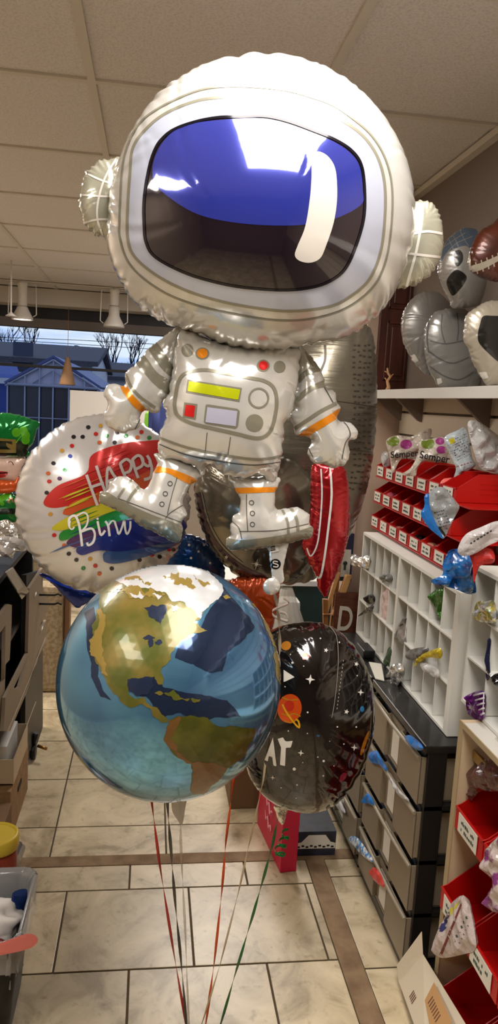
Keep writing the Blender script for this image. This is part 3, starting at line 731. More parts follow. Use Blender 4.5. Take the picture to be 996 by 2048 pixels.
SALM = mat('salmon_plastic', rgb(230, 90, 80), .35, coat=.3)
k4 = lambda l: Z_(740, 820, 5.533, l)
def text_mesh(name, s, size, m, parent, M, shear=0, extrude=.0003):
    cu = bpy.data.curves.new('t', 'FONT'); cu.body = s; cu.size = size; cu.extrude = extrude; cu.align_x = 'CENTER'; cu.align_y = 'CENTER'; cu.shear = shear; cu.offset = size*.012
    o = bpy.data.objects.new('t', cu); COL.objects.link(o); dg = bpy.context.evaluated_depsgraph_get(); me = bpy.data.meshes.new_from_object(o.evaluated_get(dg))
    bpy.data.objects.remove(o); bpy.data.curves.remove(cu); me.materials.clear(); me.transform(M)
    q = link_mesh(name, me, m, parent); return q
def facing_y(c, ang=0):      # text standing in a plane y = const and read from the camera
    return Matrix.Translation(c) @ Matrix.Rotation(ang, 4, 'Y') @ Matrix.Rotation(PI/2, 4, 'X')
# printed balloon packs
SEMP = mat('pack_white', rgb(196, 186, 172), .3, bump=(38, .7), coat=.5)
def pack(pts, y, label, circ, tc_, ang, seed):
    o = foil_scrap(label, 'packet', k4(pts), y=y, m=SEMP, th=.012, name='balloon_packet', seed=seed)
    L = o.location
    for (c, r, m) in circ:
        cc = k4([c])[0]; print_on(o, [[(cc[0] + r/5.533*math.cos(a*PI/10), cc[1] + r/5.533*.8*math.sin(a*PI/10)) for a in range(20)]], m, 'printed_dot')
    p = U(*k4([tc_])[0], y=y-.019) - L
    text_mesh('printed_name', 'Semper', .034, mat('ink_black', rgb(22, 18, 24), .5), o, facing_y(p, ang))
OLV = mat('print_olive', rgb(110, 130, 40), .4); MAG = mat('print_magenta', rgb(160, 60, 130), .4)
pack([(180,340),(300,280),(440,300),(560,240),(675,205),(670,300),(560,480),(540,560),(420,540),(330,560),(270,680),(240,680),(215,500)], 2.62, 'open white balloon packet reading Semper, leaning in the furthest top bins', [((255,345),70,OLV), ((400,380),66,MAG), ((380,270),45,MAG)], (380,490), -.12, 5)
pack([(550,350),(730,310),(830,320),(880,540),(860,590),(700,580),(590,570),(520,660),(500,730),(350,715),(440,650),(500,560),(540,450)], 2.35, 'second white packet reading Semper, slumped over the fourth top bin', [((640,370),75,OLV), ((790,440),55,MAG), ((775,345),50,MAG)], (715,525), .12, 6)
PB = foil_scrap('pale blue and white printed bag standing in the top row of bins', 'bag', k4([(820,310),(960,230),(1060,210),(1130,520),(1170,620),(1020,700),(960,780),(930,740),(950,640),(880,480)]), y=2.2, m=mat('bag_pale_blue', rgb(176, 186, 190), .3, bump=(38, .7), coat=.5), th=.012, name='plastic_bag', seed=8)
foil_scrap('large clear plastic bag slumped behind the nearest red bin of the top row', 'bag', [(935,850),(955,843),(996,870),(1030,900),(1030,945),(975,942),(955,925)], y=2.12, m=CLRW, th=.03, name='plastic_bag', seed=9)
GB = foil_scrap('silver and blue torn plastic bag hanging over the middle bin row', 'bag', k4([(700,870),(800,850),(860,900),(960,1020),(990,1080),(940,1180),(880,1300),(820,1420),(770,1390),(640,1290),(600,1170),(600,1060),(640,950)]), y=1.96, m=mat('bag_grey', rgb(160, 164, 166), .25, .2, bump=(38, .7), coat=.5), th=.014, name='plastic_bag', seed=10)
foil_scrap('blue plastic strip of the torn bag on the middle bin row', 'bag', k4([(600,960),(650,925),(665,1080),(720,1230),(790,1370),(815,1430),(740,1380),(640,1290),(560,1150),(605,1060)]), y=1.945, m=BLB, th=.004, name='plastic_bag', seed=11)
foil_scrap('small clear bag with blue strip in the furthest top bin', 'bag', k4([(130,480),(200,470),(215,620),(160,640),(125,560)]), y=2.80, m=CLRW, th=.01, name='plastic_bag', seed=12)
foil_scrap('crumpled bright blue balloon bag lying over the cubby corner', 'bag', [(892,1112),(900,1100),(920,1098),(940,1105),(948,1130),(950,1160),(952,1185),(935,1188),(910,1178),(870,1168),(862,1160),(885,1150),(885,1130)], y=1.74, m=mat('blue_bag_print', rgb(24, 104, 176), .25, coat=.8, noise=(40, rgb(14, 60, 120), .45, .6)), th=.03, name='plastic_bag', seed=13)
CB = foil_scrap('clear printed bag lying across the nearest bottom bins', 'bag', [(915,1100),(930,1070),(960,1055),(1000,1042),(1005,1075),(975,1092),(948,1108),(925,1112)], y=1.64, m=mat('bag_print_white', rgb(190, 184, 184), .25, bump=(38, .7), alpha=.9, coat=.6), th=.015, name='plastic_bag', seed=14)
foil_scrap('red tissue spilling between the blue bag and the near cubby', 'tissue', [(940,1108),(960,1095),(985,1100),(988,1125),(960,1132),(948,1165),(945,1130)], y=1.66, m=mat('red_tissue', rgb(178, 34, 28), .5), th=.012, name='tissue', seed=15)
INKB = mat('bag_ink', rgb(60, 70, 84), .6)
print_on(PB, strokes(904, 880, 30, -14, 8, 46, 9, 9, 1), INKB, 'print_rows'); print_on(PB, [[(897,879),(906,875),(911,884),(901,889)]], mat('print_yellow', rgb(190, 180, 40), .4), 'yellow_square')
print_on(PB, strokes(908, 934, 38, -12, 1, 5, 1, 6, 2, 1), mat('print_red_marks', rgb(150, 60, 60), .5), 'care_marks')
print_on(GB, strokes(868, 1025, 22, -6, 18, 40, 7, 5, 3), INKB, 'print_rows')
print_on(GB, [[(876,1056),(880,1053),(892,1070),(889,1074)]], mat('ink_black', rgb(22, 18, 24), .5), 'brand_scrawl')
print_on(CB, strokes(940, 1086, 46, -28, 3, 8, 1, 7, 4, 1), mat('ink_black', rgb(22, 18, 24), .5), 'care_marks')
for k, (c, col, lab) in enumerate((((232,960), (200,90,110), 'pink patterned scrap in the second middle bin'), ((285,1010), (210,190,60), 'yellow scrap in the third middle bin'), ((320,1345), (225,150,130), 'salmon scrap in the third bottom bin'), ((680,1530), (225,160,140), 'pale balloon neck in the sixth bottom bin'), ((530,1430), (30,26,26), 'black balloons in the fifth bottom bin'), ((870,820), (235,110,100), 'coral balloons in the nearest top bin'))):
    p = U(*k4([c])[0], x=.94); blob('loose_balloon', lab, 'balloon', p, .022, mat('scrap_%d' % k, rgb(*col), .5), 30+k, (1, 1.2, .8), group='loose balloons in the red bins')
# white cubby organisers
CUB = mat('cubby_white', rgb(220, 219, 212), .6)
def cubby(label, x, y0, y1, z0, z1, cols, rws, near=.012, d=None):
    d = d or (WR - .002 - x); t = thing('cubby_organizer', label, 'organizer', (x + d/2, (y0+y1)/2, z0)); L = t.location; th = .005
    mb = MB(); mb.box(x, x+d, y0, y0+near, z0, z1); mb.box(x, x+d, y1-.008, y1, z0, z1); mb.box(x, x+d, y0+near, y1-.008, z1-.010, z1); mb.box(x, x+d, y0+near, y1-.008, z0, z0+.008); mb.box(x+d-.004, x+d, y0+near, y1-.008, z0+.008, z1-.010)
    mb.build('frame', CUB, t, shift=L)
    ih = (z1-z0-.018)/rws; iw = (y1-y0-near-.008)/cols
    for r_ in range(1, rws):
        z = z0+.008+ih*r_; mb = MB(); mb.box(x+.002, x+d-.005, y0+near, y1-.008, z-th/2, z+th/2); mb.build('shelf', CUB, t, shift=L)
    for r_ in range(rws):
        for c in range(1, cols):
            y = y0+near+iw*c; za = z0+.008+ih*r_+th/2; mb = MB(); mb.box(x+.004, x+d-.005, y-.002, y+.002, za, za+ih-th); mb.build('divider', CUB, t, shift=L)
    return t
ZT = .707
cubby('far white cubby organiser with fifteen narrow slots on the black drawers', .85, 2.372, 2.812, ZT+.001, 1.122, 5, 3, near=.008)
cubby('middle white cubby organiser, holding a green foil balloon, on the black drawers', .85, 1.868, 2.370, ZT+.001, 1.122, 5, 3, near=.03)
cubby('near white cubby organiser at the right edge on the cream rack', .85, 1.12, 1.80, .842, 1.215, 6, 3, near=.01)
# balloons stuffed in the cubbies
k5 = lambda l: Z_(700, 1040, 4.33, l)
def stuff(label, pts, x, m, th=.012, seed=0, name='folded_balloon'): return foil_scrap(label, 'balloon', k5(pts), x=x, m=m, th=th, seed=seed, group='folded balloons in the cubbies', name=name)
stuff('silver foil figure sticking out of the furthest top cubby', [(0,310),(40,295),(80,320),(165,310),(160,420),(100,410),(50,400),(10,385)], .845, SILV, .018, 1)
stuff('grey foil knob in the fourth top cubby', [(250,495),(290,470),(355,470),(355,540),(300,530),(265,520)], .852, mat('grey_foil', rgb(110, 110, 108), .35, .3), .012, 2)
stuff('black foil balloon in the far middle cubby', [(130,690),(160,648),(205,650),(203,720),(160,728)], .85, BLKF, .015, 3)
stuff('narrow black patterned foil tail below the black balloon', [(68,835),(130,775),(200,735),(195,785),(130,810)], .846, BLKF, .006, 4)
stuff('pale pink folded balloon in the middle row', [(285,590),(345,640),(335,870),(300,890),(262,850)], .87, PNK, .008, 5)
stuff('clear and grey foil balloon in the middle cubby unit', [(400,960),(450,860),(490,855),(485,1010),(480,1080),(410,1040)], .856, mat('grey_clear_foil', rgb(150, 148, 146), .2, .5), .01, 6)
stuff('black striped edge of the folded balloon in the middle cubby unit', [(400,980),(455,855),(490,850),(480,880),(440,900),(410,1000)], .848, BLKF, .005, 7)
stuff('shiny green foil balloon in the fourth top cubby of the middle unit', [(718,620),(826,595),(815,760),(803,900),(770,830),(722,720)], .862, GRNF, .015, 8)
stuff('dark green folded balloon at the bottom of the far cubbies', [(330,1110),(368,1120),(350,1260),(320,1275),(300,1240)], .852, mat('dark_green_foil', rgb(62, 84, 58), .35, .3), .01, 9)
stuff('crumpled silver foil balloon resting on the black drawer top', [(345,1290),(400,1240),(465,1270),(450,1370),(400,1440),(330,1455),(308,1430)], .835, SILV, .015, 10)
stuff('grey folded balloon at the middle unit, lower row', [(490,1160),(530,1120),(670,1100),(665,1160),(600,1200),(520,1210),(485,1195)], .846, mat('grey_foil', rgb(110, 110, 108), .35, .3), .012, 11)
stuff('yellow and black folded balloon in the lower row', [(550,1270),(600,1180),(700,1130),(785,1110),(785,1200),(700,1190),(620,1220)], .842, YELF, .01, 12)
stuff('clear wrapped balloon under the yellow one', [(610,1240),(700,1250),(768,1300),(765,1370),(690,1340),(630,1300)], .846, CLRW, .012, 13)
k6 = lambda l: Z_(860, 1080, 3.94, l)
foil_scrap('shiny yellow and silver foil balloon in the near cubby', 'balloon', k6([(345,560),(370,490),(440,478),(510,490),(515,640),(440,650),(365,630)]), x=.84, m=mat('yellow_silver_foil', rgb(205, 200, 110), .15, .8, noise=(60, rgb(220, 220, 220), .45, .55)), th=.02, name='folded_balloon', seed=14, group='folded balloons in the cubbies')
PUB = foil_scrap('purple foil balloon with white letters at the bottom of the near cubby', 'balloon', k6([(285,1240),(330,1205),(420,1190),(435,1300),(410,1420),(330,1400),(290,1340)]), x=.846, m=PURF, th=.015, name='folded_balloon', seed=15, group='folded balloons in the cubbies')
mb = MB()
for i in range(5):
    a = Vector(U(*k6([(345+i*14, 1225+i*38)])[0], x=.828)); b_ = Vector(U(*k6([(425, 1205+i*40)])[0], x=.828)); mb.tube([a, b_], .0024, 6)
mb.tube([Vector(U(*k6([(425, 1205)])[0], x=.8285)), Vector(U(*k6([(418, 1370)])[0], x=.8285))], .0018, 6)
mb.build('lettering', CLRW, PUB, shift=PUB.location)
foil_scrap('dark blue folded balloon between the near cubby rows', 'balloon', k6([(450,790),(478,780),(470,900),(465,1090),(440,1080),(445,900)]), x=.852, m=mat('navy_foil', rgb(24, 26, 60), .3, .3), th=.008, name='folded_balloon', seed=16, group='folded balloons in the cubbies')
foil_scrap('round black folded balloon at the right edge of the near cubby', 'balloon', k6([(480,1090),(500,1060),(560,1055),(560,1150),(510,1145)]), x=.84, m=BLKF, th=.02, name='folded_balloon', seed=17, group='folded balloons in the cubbies')
foil_scrap('silver scrap at the bottom right of the near cubby', 'balloon', k6([(460,1590),(520,1555),(560,1550),(560,1640),(490,1630)]), x=.84, m=SILV, th=.012, name='folded_balloon', seed=18, group='folded balloons in the cubbies')
# black drawer towers
BP = mat('black_plastic', rgb(20, 18, 19), .35, coat=.2); CLD = mat('smoky_clear_plastic', rgb(146, 133, 112), .4, alpha=.8, spec=.6); CLD2 = mat('smoky_clear_rim', rgb(150, 140, 122), .35, alpha=.92)
CONT = mat('drawer_contents', rgb(120, 100, 84), .8, noise=(26, rgb(40, 60, 80), .4, .62))
def tower(label, y0, y1, zt=.706):
    t = thing('drawer_tower', label, 'drawers', (.93, (y0+y1)/2, 0)); L = t.location; x0, x1 = .785, WR-.004
    mb = MB(); mb.box(x0-.018, x1, y0-.005, y1+.005, zt-.022, zt, bevel=.004); mb.build('top', BP, t, shift=L)
    mb = MB(); mb.box(x0-.01, x1, y0, y1, 0, .035, bevel=.003); mb.build('base', BP, t, shift=L)
    for y in (y0, y1-.022):
        for (xa, xb) in ((x0-.005, x0+.05), (x1-.03, x1)):
            mb = MB(); mb.box(xa, xb, y, y+.022, .035, zt-.022, bevel=.002); mb.build('post', BP, t, shift=L)
    n = 4; pz = (zt-.022-.035)/n
    for k in range(1, n):
        z = .035+pz*k; mb = MB(); mb.box(x0-.004, x1, y0, y1, z-.008, z+.006, bevel=.001); mb.build('rail', BP, t, shift=L)
    for k in range(n):
        za = .035+pz*k+.008; zb = za+pz-.026; a, b2 = y0+.024, y1-.024; mid = (a+b2)/2
        d = bpy.data.objects.new('drawer', None)
        mb = MB(); xf = x0-.012
        w3 = (b2-a)
        mb.box(xf-.010, xf-.006, a-.012, a+w3*.36, za-.002, zb); mb.box(xf-.010, xf-.006, b2-w3*.36, b2+.012, za-.002, zb)      # two proud front panels
        mb.box(xf+.004, xf+.008, a+w3*.34, b2-w3*.34, za-.002, zb); mb.box(xf-.010, xf+.008, a+w3*.355, a+w3*.365, za, zb); mb.box(xf-.010, xf+.008, b2-w3*.365, b2-w3*.355, za, zb)
        for yy in (a-.012, b2+.008): mb.box(xf-.008, xf+.02, yy, yy+.004, za, zb)
        mb.box(xf, x1-.04, a, a+.003, za, zb-.01); mb.box(xf, x1-.04, b2-.003, b2, za, zb-.01); mb.box(xf, x1-.04, a, b2, za-.001, za+.003); mb.box(x1-.043, x1-.04, a, b2, za, zb-.01)
        o = mb.build('drawer', CLD, t, shift=L)
        mb = MB(); mb.tube([(xf-.012, a-.012, zb-.002), (xf-.016, a+w3*.3, zb-.004), (xf-.013, mid, zb-.010), (xf-.016, b2-w3*.3, zb-.004), (xf-.012, b2+.012, zb-.002)], .006, 8); mb.build('drawer_rim', CLD2, o, shift=(0, 0, 0)).location = (0, 0, 0)
        o.children[0].data.transform(Matrix.Translation(-Vector(L)))
        mb = MB(); mb.box(xf+.001, xf+.0035, mid-.038, mid+.03, za+.012, zb-.02); c_ = mb.build('label', LBL, o); c_.data.transform(Matrix.Translation(-Vector(L)))
        mb = MB(); mb.box(xf+.02, x1-.05, a+.006, b2-.006, za+.004, zb-.03, bevel=.01); c_ = mb.build('contents', CONT, o); c_.data.transform(Matrix.Translation(-Vector(L)))
    return t
tower('near black four-drawer tower with cloudy drawers under the middle cubby', 1.816, 2.30)
tower('far black four-drawer tower beyond the near one', 2.325, 2.81)
k7 = lambda l: Z_(640, 1340, 3.104, l)
BLG = mat('blue_balloon_bag', rgb(24, 110, 190), .3, coat=.5)
for i, (pts, m, lab) in enumerate((([(525,420),(560,405),(620,450),(640,490),(610,500),(560,470)], BLG, 'blue plastic tuft over the top drawer of the near tower'),
    ([(300,520),(350,500),(375,540),(412,600),(410,630),(370,590),(310,570)], BLG, 'blue bag end with white writing on the second drawer'),
    ([(258,820),(290,765),(320,790),(335,840),(300,830)], BLG, 'blue tuft on the third drawer'),
    ([(175,1050),(210,1030),(250,1060),(320,1160),(325,1195),(270,1160),(215,1100)], mat('blue_white_bag', rgb(60, 130, 190), .3, coat=.5, noise=(60, rgb(210, 215, 215), .45, .55)), 'clear and blue bag end on the lowest far drawer'),
    ([(310,1250),(340,1225),(375,1265),(398,1330),(390,1350),(330,1300)], mat('coral_bag', rgb(205, 70, 64), .35), 'coral red tuft on the lowest near drawer'),
    ([(440,670),(490,740),(550,800),(545,815),(490,780),(445,710)], CLRW, 'white tissue edge caught in the second drawer'),
    ([(85,800),(110,780),(150,860),(155,890),(110,860)], CLRW, 'white plastic scrap on the far tower, third drawer'))):
    foil_scrap(lab, 'plastic bag', k7(pts), x=.752, m=m, th=.006, seed=40+i, name='plastic_scrap', h=.004)
# things on the drawer top
boxthing('tape_dispenser', 'small black box on the far end of the drawer top', 'box', .79, .835, 2.5, 2.6, ZT+.001, ZT+.03, BP, .004)
p = U(752, 1345, z=ZT+.002); mb = MB(); mb.prism([(.775, 2.30, ZT+.001), (.80, 2.28, ZT+.001), (.84, 2.44, ZT+.001), (.80, 2.46, ZT+.001)], (0, 0, .003)); tag(mb.build('paper_tag', LBL), 'white paper tag lying on the black drawer top', 'tag')
# cream rack with red bins
CRR = mat('cream_laminate', rgb(200, 178, 146), .5); EDG = mat('cream_edge', rgb(168, 150, 116), .5)
t = thing('bin_rack', 'cream laminate rack holding three rows of red bins under the near cubby', 'rack', (.94, 1.3, 0)); L = t.location
mb = MB(); mb.box(.80, WR-.002, 1.665, 1.685, .02, .84); mb.build('side_panel', CRR, t, shift=L)
mb = MB(); mb.box(.797, .80, 1.664, 1.686, .02, .841); mb.box(.797, .80, .6, 1.664, .826, .841); mb.build('edge_strip', EDG, t, shift=L)
mb = MB(); mb.box(.80, WR-.002, .6, 1.665, .826, .84); mb.build('top', SHW, t, shift=L)
mb = MB(); mb.box(WR-.02, WR-.003, .6, 1.664, .02, .825); mb.build('back_panel', CRR, t, shift=L)
mb = MB(); mb.box(.80, WR-.002, .6, 1.686, 0, .02); mb.box(.797, .80, .6, 1.686, 0, .06); mb.build('plinth', mat('wood_plinth', rgb(120, 98, 70), .6), t, shift=L)
mb = MB(); mb.box(.83, .834, .6, 1.664, .745, .77, bevel=.001); mb.build('track', mat('brass_track', rgb(170, 140, 84), .35, .7), t, shift=L)
MD = (.155, .22, .125, .46)
for r_, (zz, yy) in enumerate(((.565, 1.505), (.345, 1.50), (.075, 1.47))):
    mb = MB(); mb.box(.86, WR-.022, .62, 1.662, zz-.012, zz-.0012); mb.build('shelf', CRR, t, shift=L)
    for k in range(4 if r_ < 2 else 3):
        nm_ = ['furthest', 'second', 'third', 'nearest'][k]
        place_bin(MD, .80 - (.02 if r_ else 0), yy - .162*k, zz, f'{nm_} red bin of the {["upper", "middle", "lowest"][r_]} row in the cream rack', 'medium red bins in the cream rack')
k8 = lambda l: Z_(860, 1420, 3.265, l)
foil_scrap('clear bag with dark red balloons in the upper bin of the cream rack', 'bag', k8([(235,420),(255,350),(320,325),(420,340),(460,520),(330,530),(265,600),(255,560),(270,500)]), x=.835, m=mat('dark_red_bag', rgb(92, 54, 50), .15, bump=(38, .7), alpha=.85, coat=1), th=.02, name='plastic_bag', seed=60)
foil_scrap('orange, purple and white printed bag at the right edge, middle row', 'bag', k8([(365,920),(440,830),(470,840),(470,1280),(385,1300),(370,1220),(420,1130),(350,1040)]), x=.79, m=mat('multi_print_bag', rgb(190, 176, 170), .25, coat=.6, noise=(24, rgb(120, 50, 110), .48, .56)), th=.015, name='plastic_bag', seed=61)
o = foil_scrap('white printed balloon packet with blue and yellow corner hanging from the middle row', 'packet', k8([(150,1250),(240,1225),(300,1500),(290,1570),(240,1590),(80,1620),(15,1580),(15,1540),(50,1440),(110,1330)]), x=.775, m=mat('packet_white', rgb(186, 172, 168), .3, bump=(38, .7), coat=.5), th=.012, name='balloon_packet', seed=62)
print_on(o, [k8([(50,1445),(110,1320),(125,1290),(128,1360),(110,1420),(80,1450)])], mat('ink_navy', rgb(30, 34, 84), .5), 'blue_print')
print_on(o, [k8([(128,1300),(160,1280),(200,1240),(165,1300),(130,1350)])], mat('print_yellow', rgb(190, 180, 40), .4), 'yellow_print')
print_on(o, [k8([(60,1600),(200,1260),(212,1262),(78,1606)])], mat('maroon_print', rgb(110, 50, 48), .5), 'red_stripe')
print_on(o, [k8([(150+i*16, 1500-i*30), (160+i*16, 1495-i*30), (168+i*16, 1514-i*30), (154+i*16, 1518-i*30)]) for i in range(6)] + [k8([(185+i*14, 1520-i*28), (192+i*14, 1515-i*28), (198+i*14, 1528-i*28)]) for i in range(5)], INK, 'care_marks')
# white carton leaning on the floor
CART = mat('white_carton', rgb(206, 194, 172), .6); 
t = thing('shipping_carton', 'opened white cardboard carton on the floor against the cream rack', 'box', (.76, 1.65, 0)); L = t.location
A_, B_, C_, D_ = U(797, 1962, z=.03), U(846, 1908, z=.15), U(948, 2075, z=.19), U(850, 2110, z=.06)
mb = MB(); off = Vector((.012, .01, -.028)); mb.prism([A_, B_, C_, D_], off); mb.build('panel', CART, t, shift=L)
mb = MB(); mb.prism([A_, B_, B_+Vector((0, .02, .05)), A_+Vector((.0, .02, .03))], (0, .003, 0)); mb.build('flap', CART, t, shift=L)
up = (B_-A_).cross(D_-A_).normalized(); up = up if up.z > 0 else -up
q = lambda u, v: A_ + (B_-A_)*u + (D_-A_)*v + up*.0008
mb = MB(); mb.prism([q(.55, .5), q(.98, .42), q(1.0, .95), q(.35, .95)], up*.0008); mb.build('label', mat('tan_label', rgb(186, 144, 96), .6), t, shift=L)
mb = MB()
for i in range(7): mb.prism([q(.6, .56+i*.04), q(.8, .54+i*.04), q(.8, .555+i*.04), q(.6, .575+i*.04)], up*.0014)
for i in range(4): mb.prism([q(.15, .3+i*.03), q(.35, .28+i*.03), q(.35, .29+i*.03), q(.15, .31+i*.03)], up*.0006)
tag(mb.build('printed_lines', mat('brown_ink', rgb(110, 74, 56), .6), t, shift=L))

# ================================================================ silver balloons stored on the shelf
SG = mat('stored_silver', rgb(150, 147, 142), .28, .45, .5, coatr=.1); SG2 = mat('stored_silver_warm', rgb(165, 156, 140), .3, .3, .5); DKP = mat('dark_print', rgb(26, 25, 22), .25, .1, .6)
BRW = mat('football_brown', rgb(84, 34, 16), .35, .3, .5, noise=(14, rgb(60, 24, 12), .4, .6)); NET = mat('net_blue', rgb(78, 92, 108), .3, .2, .4)
STK = mat('sticker_white', rgb(205, 202, 192), .6)
k9 = lambda l: Z_(860, 440, 5.69, l)
k10 = lambda l: Z_(700, 420, 3.365, l)
def stored(label, pts, y, m, kk, h=.008, thick=1.0, seed=0, deco=None, pleat=.8, name='foil_balloon'):
    f = foil_px(kk(pts), y, h, m, thick=thick, seed=seed, pleat=pleat)
    if deco: deco(f)
    c = Vector(U(*np.mean(kk(pts), axis=0), y=y)); o = f.build(name, None, c); o.location = c
    return tag(o, label, 'balloon', 'stored balloons on the shelf')
def d1(f):
    f.patch(k9([(100,420),(150,300),(230,180),(330,110),(450,95),(540,130),(520,250),(460,320),(400,290),(270,330),(180,380),(130,470)]), NET, .001)
    for l in ([(150,320),(260,240),(400,150)], [(190,380),(300,270),(480,190)], [(260,180),(300,250),(330,330)], [(340,120),(380,210),(440,300)], [(220,230),(250,300),(270,340)]): f.line(k9(l), 1.2, SG, .0018)
    f.patch(k9([(275,370),(330,340),(370,380),(375,450),(350,500),(310,530),(275,470)]), DKP, .001); f.patch(k9([(190,690),(260,590),(330,572),(415,640),(390,720),(330,800),(260,860),(215,790)]), DKP, .001)
stored('grey balloon with netted blue top and two dark oval spots, highest on the shelf', [(130,350),(200,220),(300,130),(400,90),(520,110),(620,200),(660,400),(650,600),(620,800),(560,960),(430,1000),(260,1000),(220,900),(150,760),(95,600),(100,450)], 2.30, SG, k9, deco=d1, seed=1, thick=.8)
def d2(f):
    f.patch(k9([(455,530),(600,480),(780,400),(900,340),(910,400),(790,460),(600,560),(470,590)]), SG2, .001)
    for i in range(6): f.line(k9([(520+i*62, 480-i*26), (545+i*62, 610-i*26)]), 2.6, SG2, .0015)
    f.patch(k9([(440,420),(460,400),(470,560),(490,620),(450,560)]), SG2, .001)
stored('brown football balloon with white laces at the top right edge', [(440,520),(450,380),(500,240),(580,120),(700,40),(800,-20),(950,10),(1100,120),(1100,420),(960,620),(800,700),(640,680),(500,610)], 1.98, BRW, k9, deco=d2, seed=2, thick=.7)
stored('plain round silver balloon, furthest on the shelf beside the wooden door', [(450,570),(520,545),(600,560),(680,640),(720,760),(710,900),(660,1020),(540,1110),(450,1050),(390,960),(350,860),(348,730),(390,630)], 2.60, SG, k10, seed=3, thick=.45, deco=lambda f: f.patch(k10([(395,985),(435,968),(462,1015),(425,1035)]), STK, .001, smooth=False))
def d4(f):
    LG_ = mat('fold_line_grey', rgb(92, 92, 92), .4, .2)
    for l in ([(530,950),(620,1010),(700,1030),(800,990)], [(535,1050),(640,1120),(740,1140),(830,1090)], [(620,700),(615,800),(640,900)], [(720,690),(730,800),(720,880)], [(540,880),(640,900),(760,880)], [(530,760),(520,860),(530,960)]): f.line(k10(l), 2.5, LG_, .0012)
    f.patch(k10([(583,1135),(612,1130),(622,1160),(592,1175)]), STK, .001, smooth=False)
stored('silver balloon with curved printed folds in the middle of the shelf', [(560,700),(620,670),(700,660),(790,680),(850,800),(870,950),(880,1100),(860,1190),(740,1200),(610,1190),(560,1130),(520,1040),(500,920),(505,800)], 2.38, mat('stored_silver_cool', rgb(140, 139, 135), .3, .4, .5), k10, seed=4, thick=.5, deco=d4)
def d5(f):
    f.patch(k9([(600,1100),(690,1090),(900,1120),(1000,1300),(960,1640),(860,1650),(774,1610),(680,1530),(600,1450),(550,1380),(545,1290),(570,1180)]), DKP, .001)
    f.patch(k9([(560,1735),(640,1722),(665,1795),(600,1812)]), STK, .001, smooth=False)
stored('cream silver balloon with big black patch at the right edge of the shelf', [(560,970),(680,920),(820,930),(1000,1000),(1100,1200),(1120,1500),(1050,1800),(900,1880),(720,1880),(640,1870),(560,1760),(480,1600),(440,1480),(385,1360),(390,1220),(420,1080)], 1.99, SG2, k9, seed=5, thick=.5, deco=d5)
# ================================================================ astronaut balloon
def foilmat(name, col, rough=.22, metal=.35, coat=.6, cior=1.5): return mat(name, col, rough, metal, coat, coatr=.05, cior=cior)
WHT = foilmat('foil_white', (.70, .69, .65), .2, .45); GRY = foilmat('foil_print_grey', rgb(140, 137, 120), .25)
VIS = foilmat('foil_print_visor', rgb(26, 16, 28), .13, .3, 1, 1.8); BLU = foilmat('foil_print_blue', rgb(44, 54, 150), .15, .35, 1, 1.9)
NVY = foilmat('foil_print_navy', rgb(14, 12, 24), .15); BND = foilmat('foil_print_pale_blue', rgb(190, 196, 214), .2)
ORA = foilmat('foil_print_orange', rgb(232, 140, 20), .25); RED = foilmat('foil_print_red', rgb(215, 30, 30), .2)
YEL = foilmat('foil_print_lime', rgb(196, 205, 20), .25); CRM = foilmat('foil_print_cream', rgb(235, 230, 222), .2)
DKG = foilmat('foil_print_dark_grey', rgb(84, 82, 74), .25); LAV = foilmat('foil_print_lavender', rgb(200, 200, 222), .2)
BLK = foilmat('foil_print_black', rgb(16, 14, 14), .2)
AY = 1.35
k1 = lambda l: Z_(150, 100, 1.328, l)
k2 = lambda l: Z_(180, 640, 1.779, l)
k3 = lambda l: Z_(560, 640, 4.527, l)
astro = thing('astronaut_balloon', 'large white astronaut foil balloon with dark blue visor, floating in the middle', 'balloon', U(500, 560, y=AY))
def part(f, name, parent=None):
    p = parent or astro; o = f.build(name, p, p.location); return o
f = foil_px(k1([(490,24),(560,30),(640,55),(720,100),(790,165),(840,240),(875,320),(888,380),(892,450),(886,520),(870,580),(848,635),(815,690),(760,742),(690,772),(640,780),(590,790),(545,798),(500,800),(440,795),(380,778),(340,758),(290,742),(245,728),(205,707),(168,680),(135,640),(100,575),(84,510),(86,450),(90,390),(102,335),(122,280),(142,235),(182,170),(240,110),(310,65),(360,45),(420,32)]), AY, .0075, WHT, thick=.92, pleat=1.8)
V1 = k1([(440,180),(390,180),(330,190),(270,210),(235,235),(212,270),(195,330),(185,400),(185,460),(190,510),(215,550),(290,590),(370,615),(450,630),(560,637),(640,627),(690,605),(720,575),(745,520),(765,450),(768,380),(760,310),(735,270),(690,240),(630,215),(560,190),(500,178)])
O1 = k1([(375,128),(310,140),(240,170),(190,210),(155,260),(147,330),(141,420),(141,500),(160,550),(220,600),(300,640),(400,670),(520,690),(600,692),(680,680),(730,655),(780,610),(810,540),(822,450),(822,360),(805,290),(770,235),(720,195),(660,165),(580,140),(480,125)])
O2 = k1([(370,100),(300,118),(215,160),(165,205),(130,290),(120,420),(120,500),(150,575),(230,640),(330,680),(450,706),(540,718),(620,715),(700,695),(760,660),(805,610),(830,540),(842,440),(840,350),(820,280),(785,225),(740,185),(690,150),(640,130),(560,108),(460,98)])
f.patch(O1, BND, .0006); f.line(O1, 5.5, GRY, .001, True); f.line(O2, 3.5, GRY, .001, True)
f.patch(V1, VIS, .0012)
f.patch(k1([(440,184),(330,194),(270,214),(240,240),(218,275),(207,320),(217,360),(262,400),(330,438),(420,458),(520,466),(610,464),(690,448),(758,412),(763,375),(755,312),(731,276),(690,247),(630,222),(560,196),(500,184)]), BLU, .0018)
f.line(V1, 5, NVY, .0024, True)
f.patch(k1([(640,272),(665,280),(685,305),(693,340),(694,400),(685,460),(665,520),(650,552),(625,564),(597,560),(583,545),(590,520),(610,470),(622,400),(627,340),(628,295)]), CRM, .0024)
head = part(f, 'helmet')
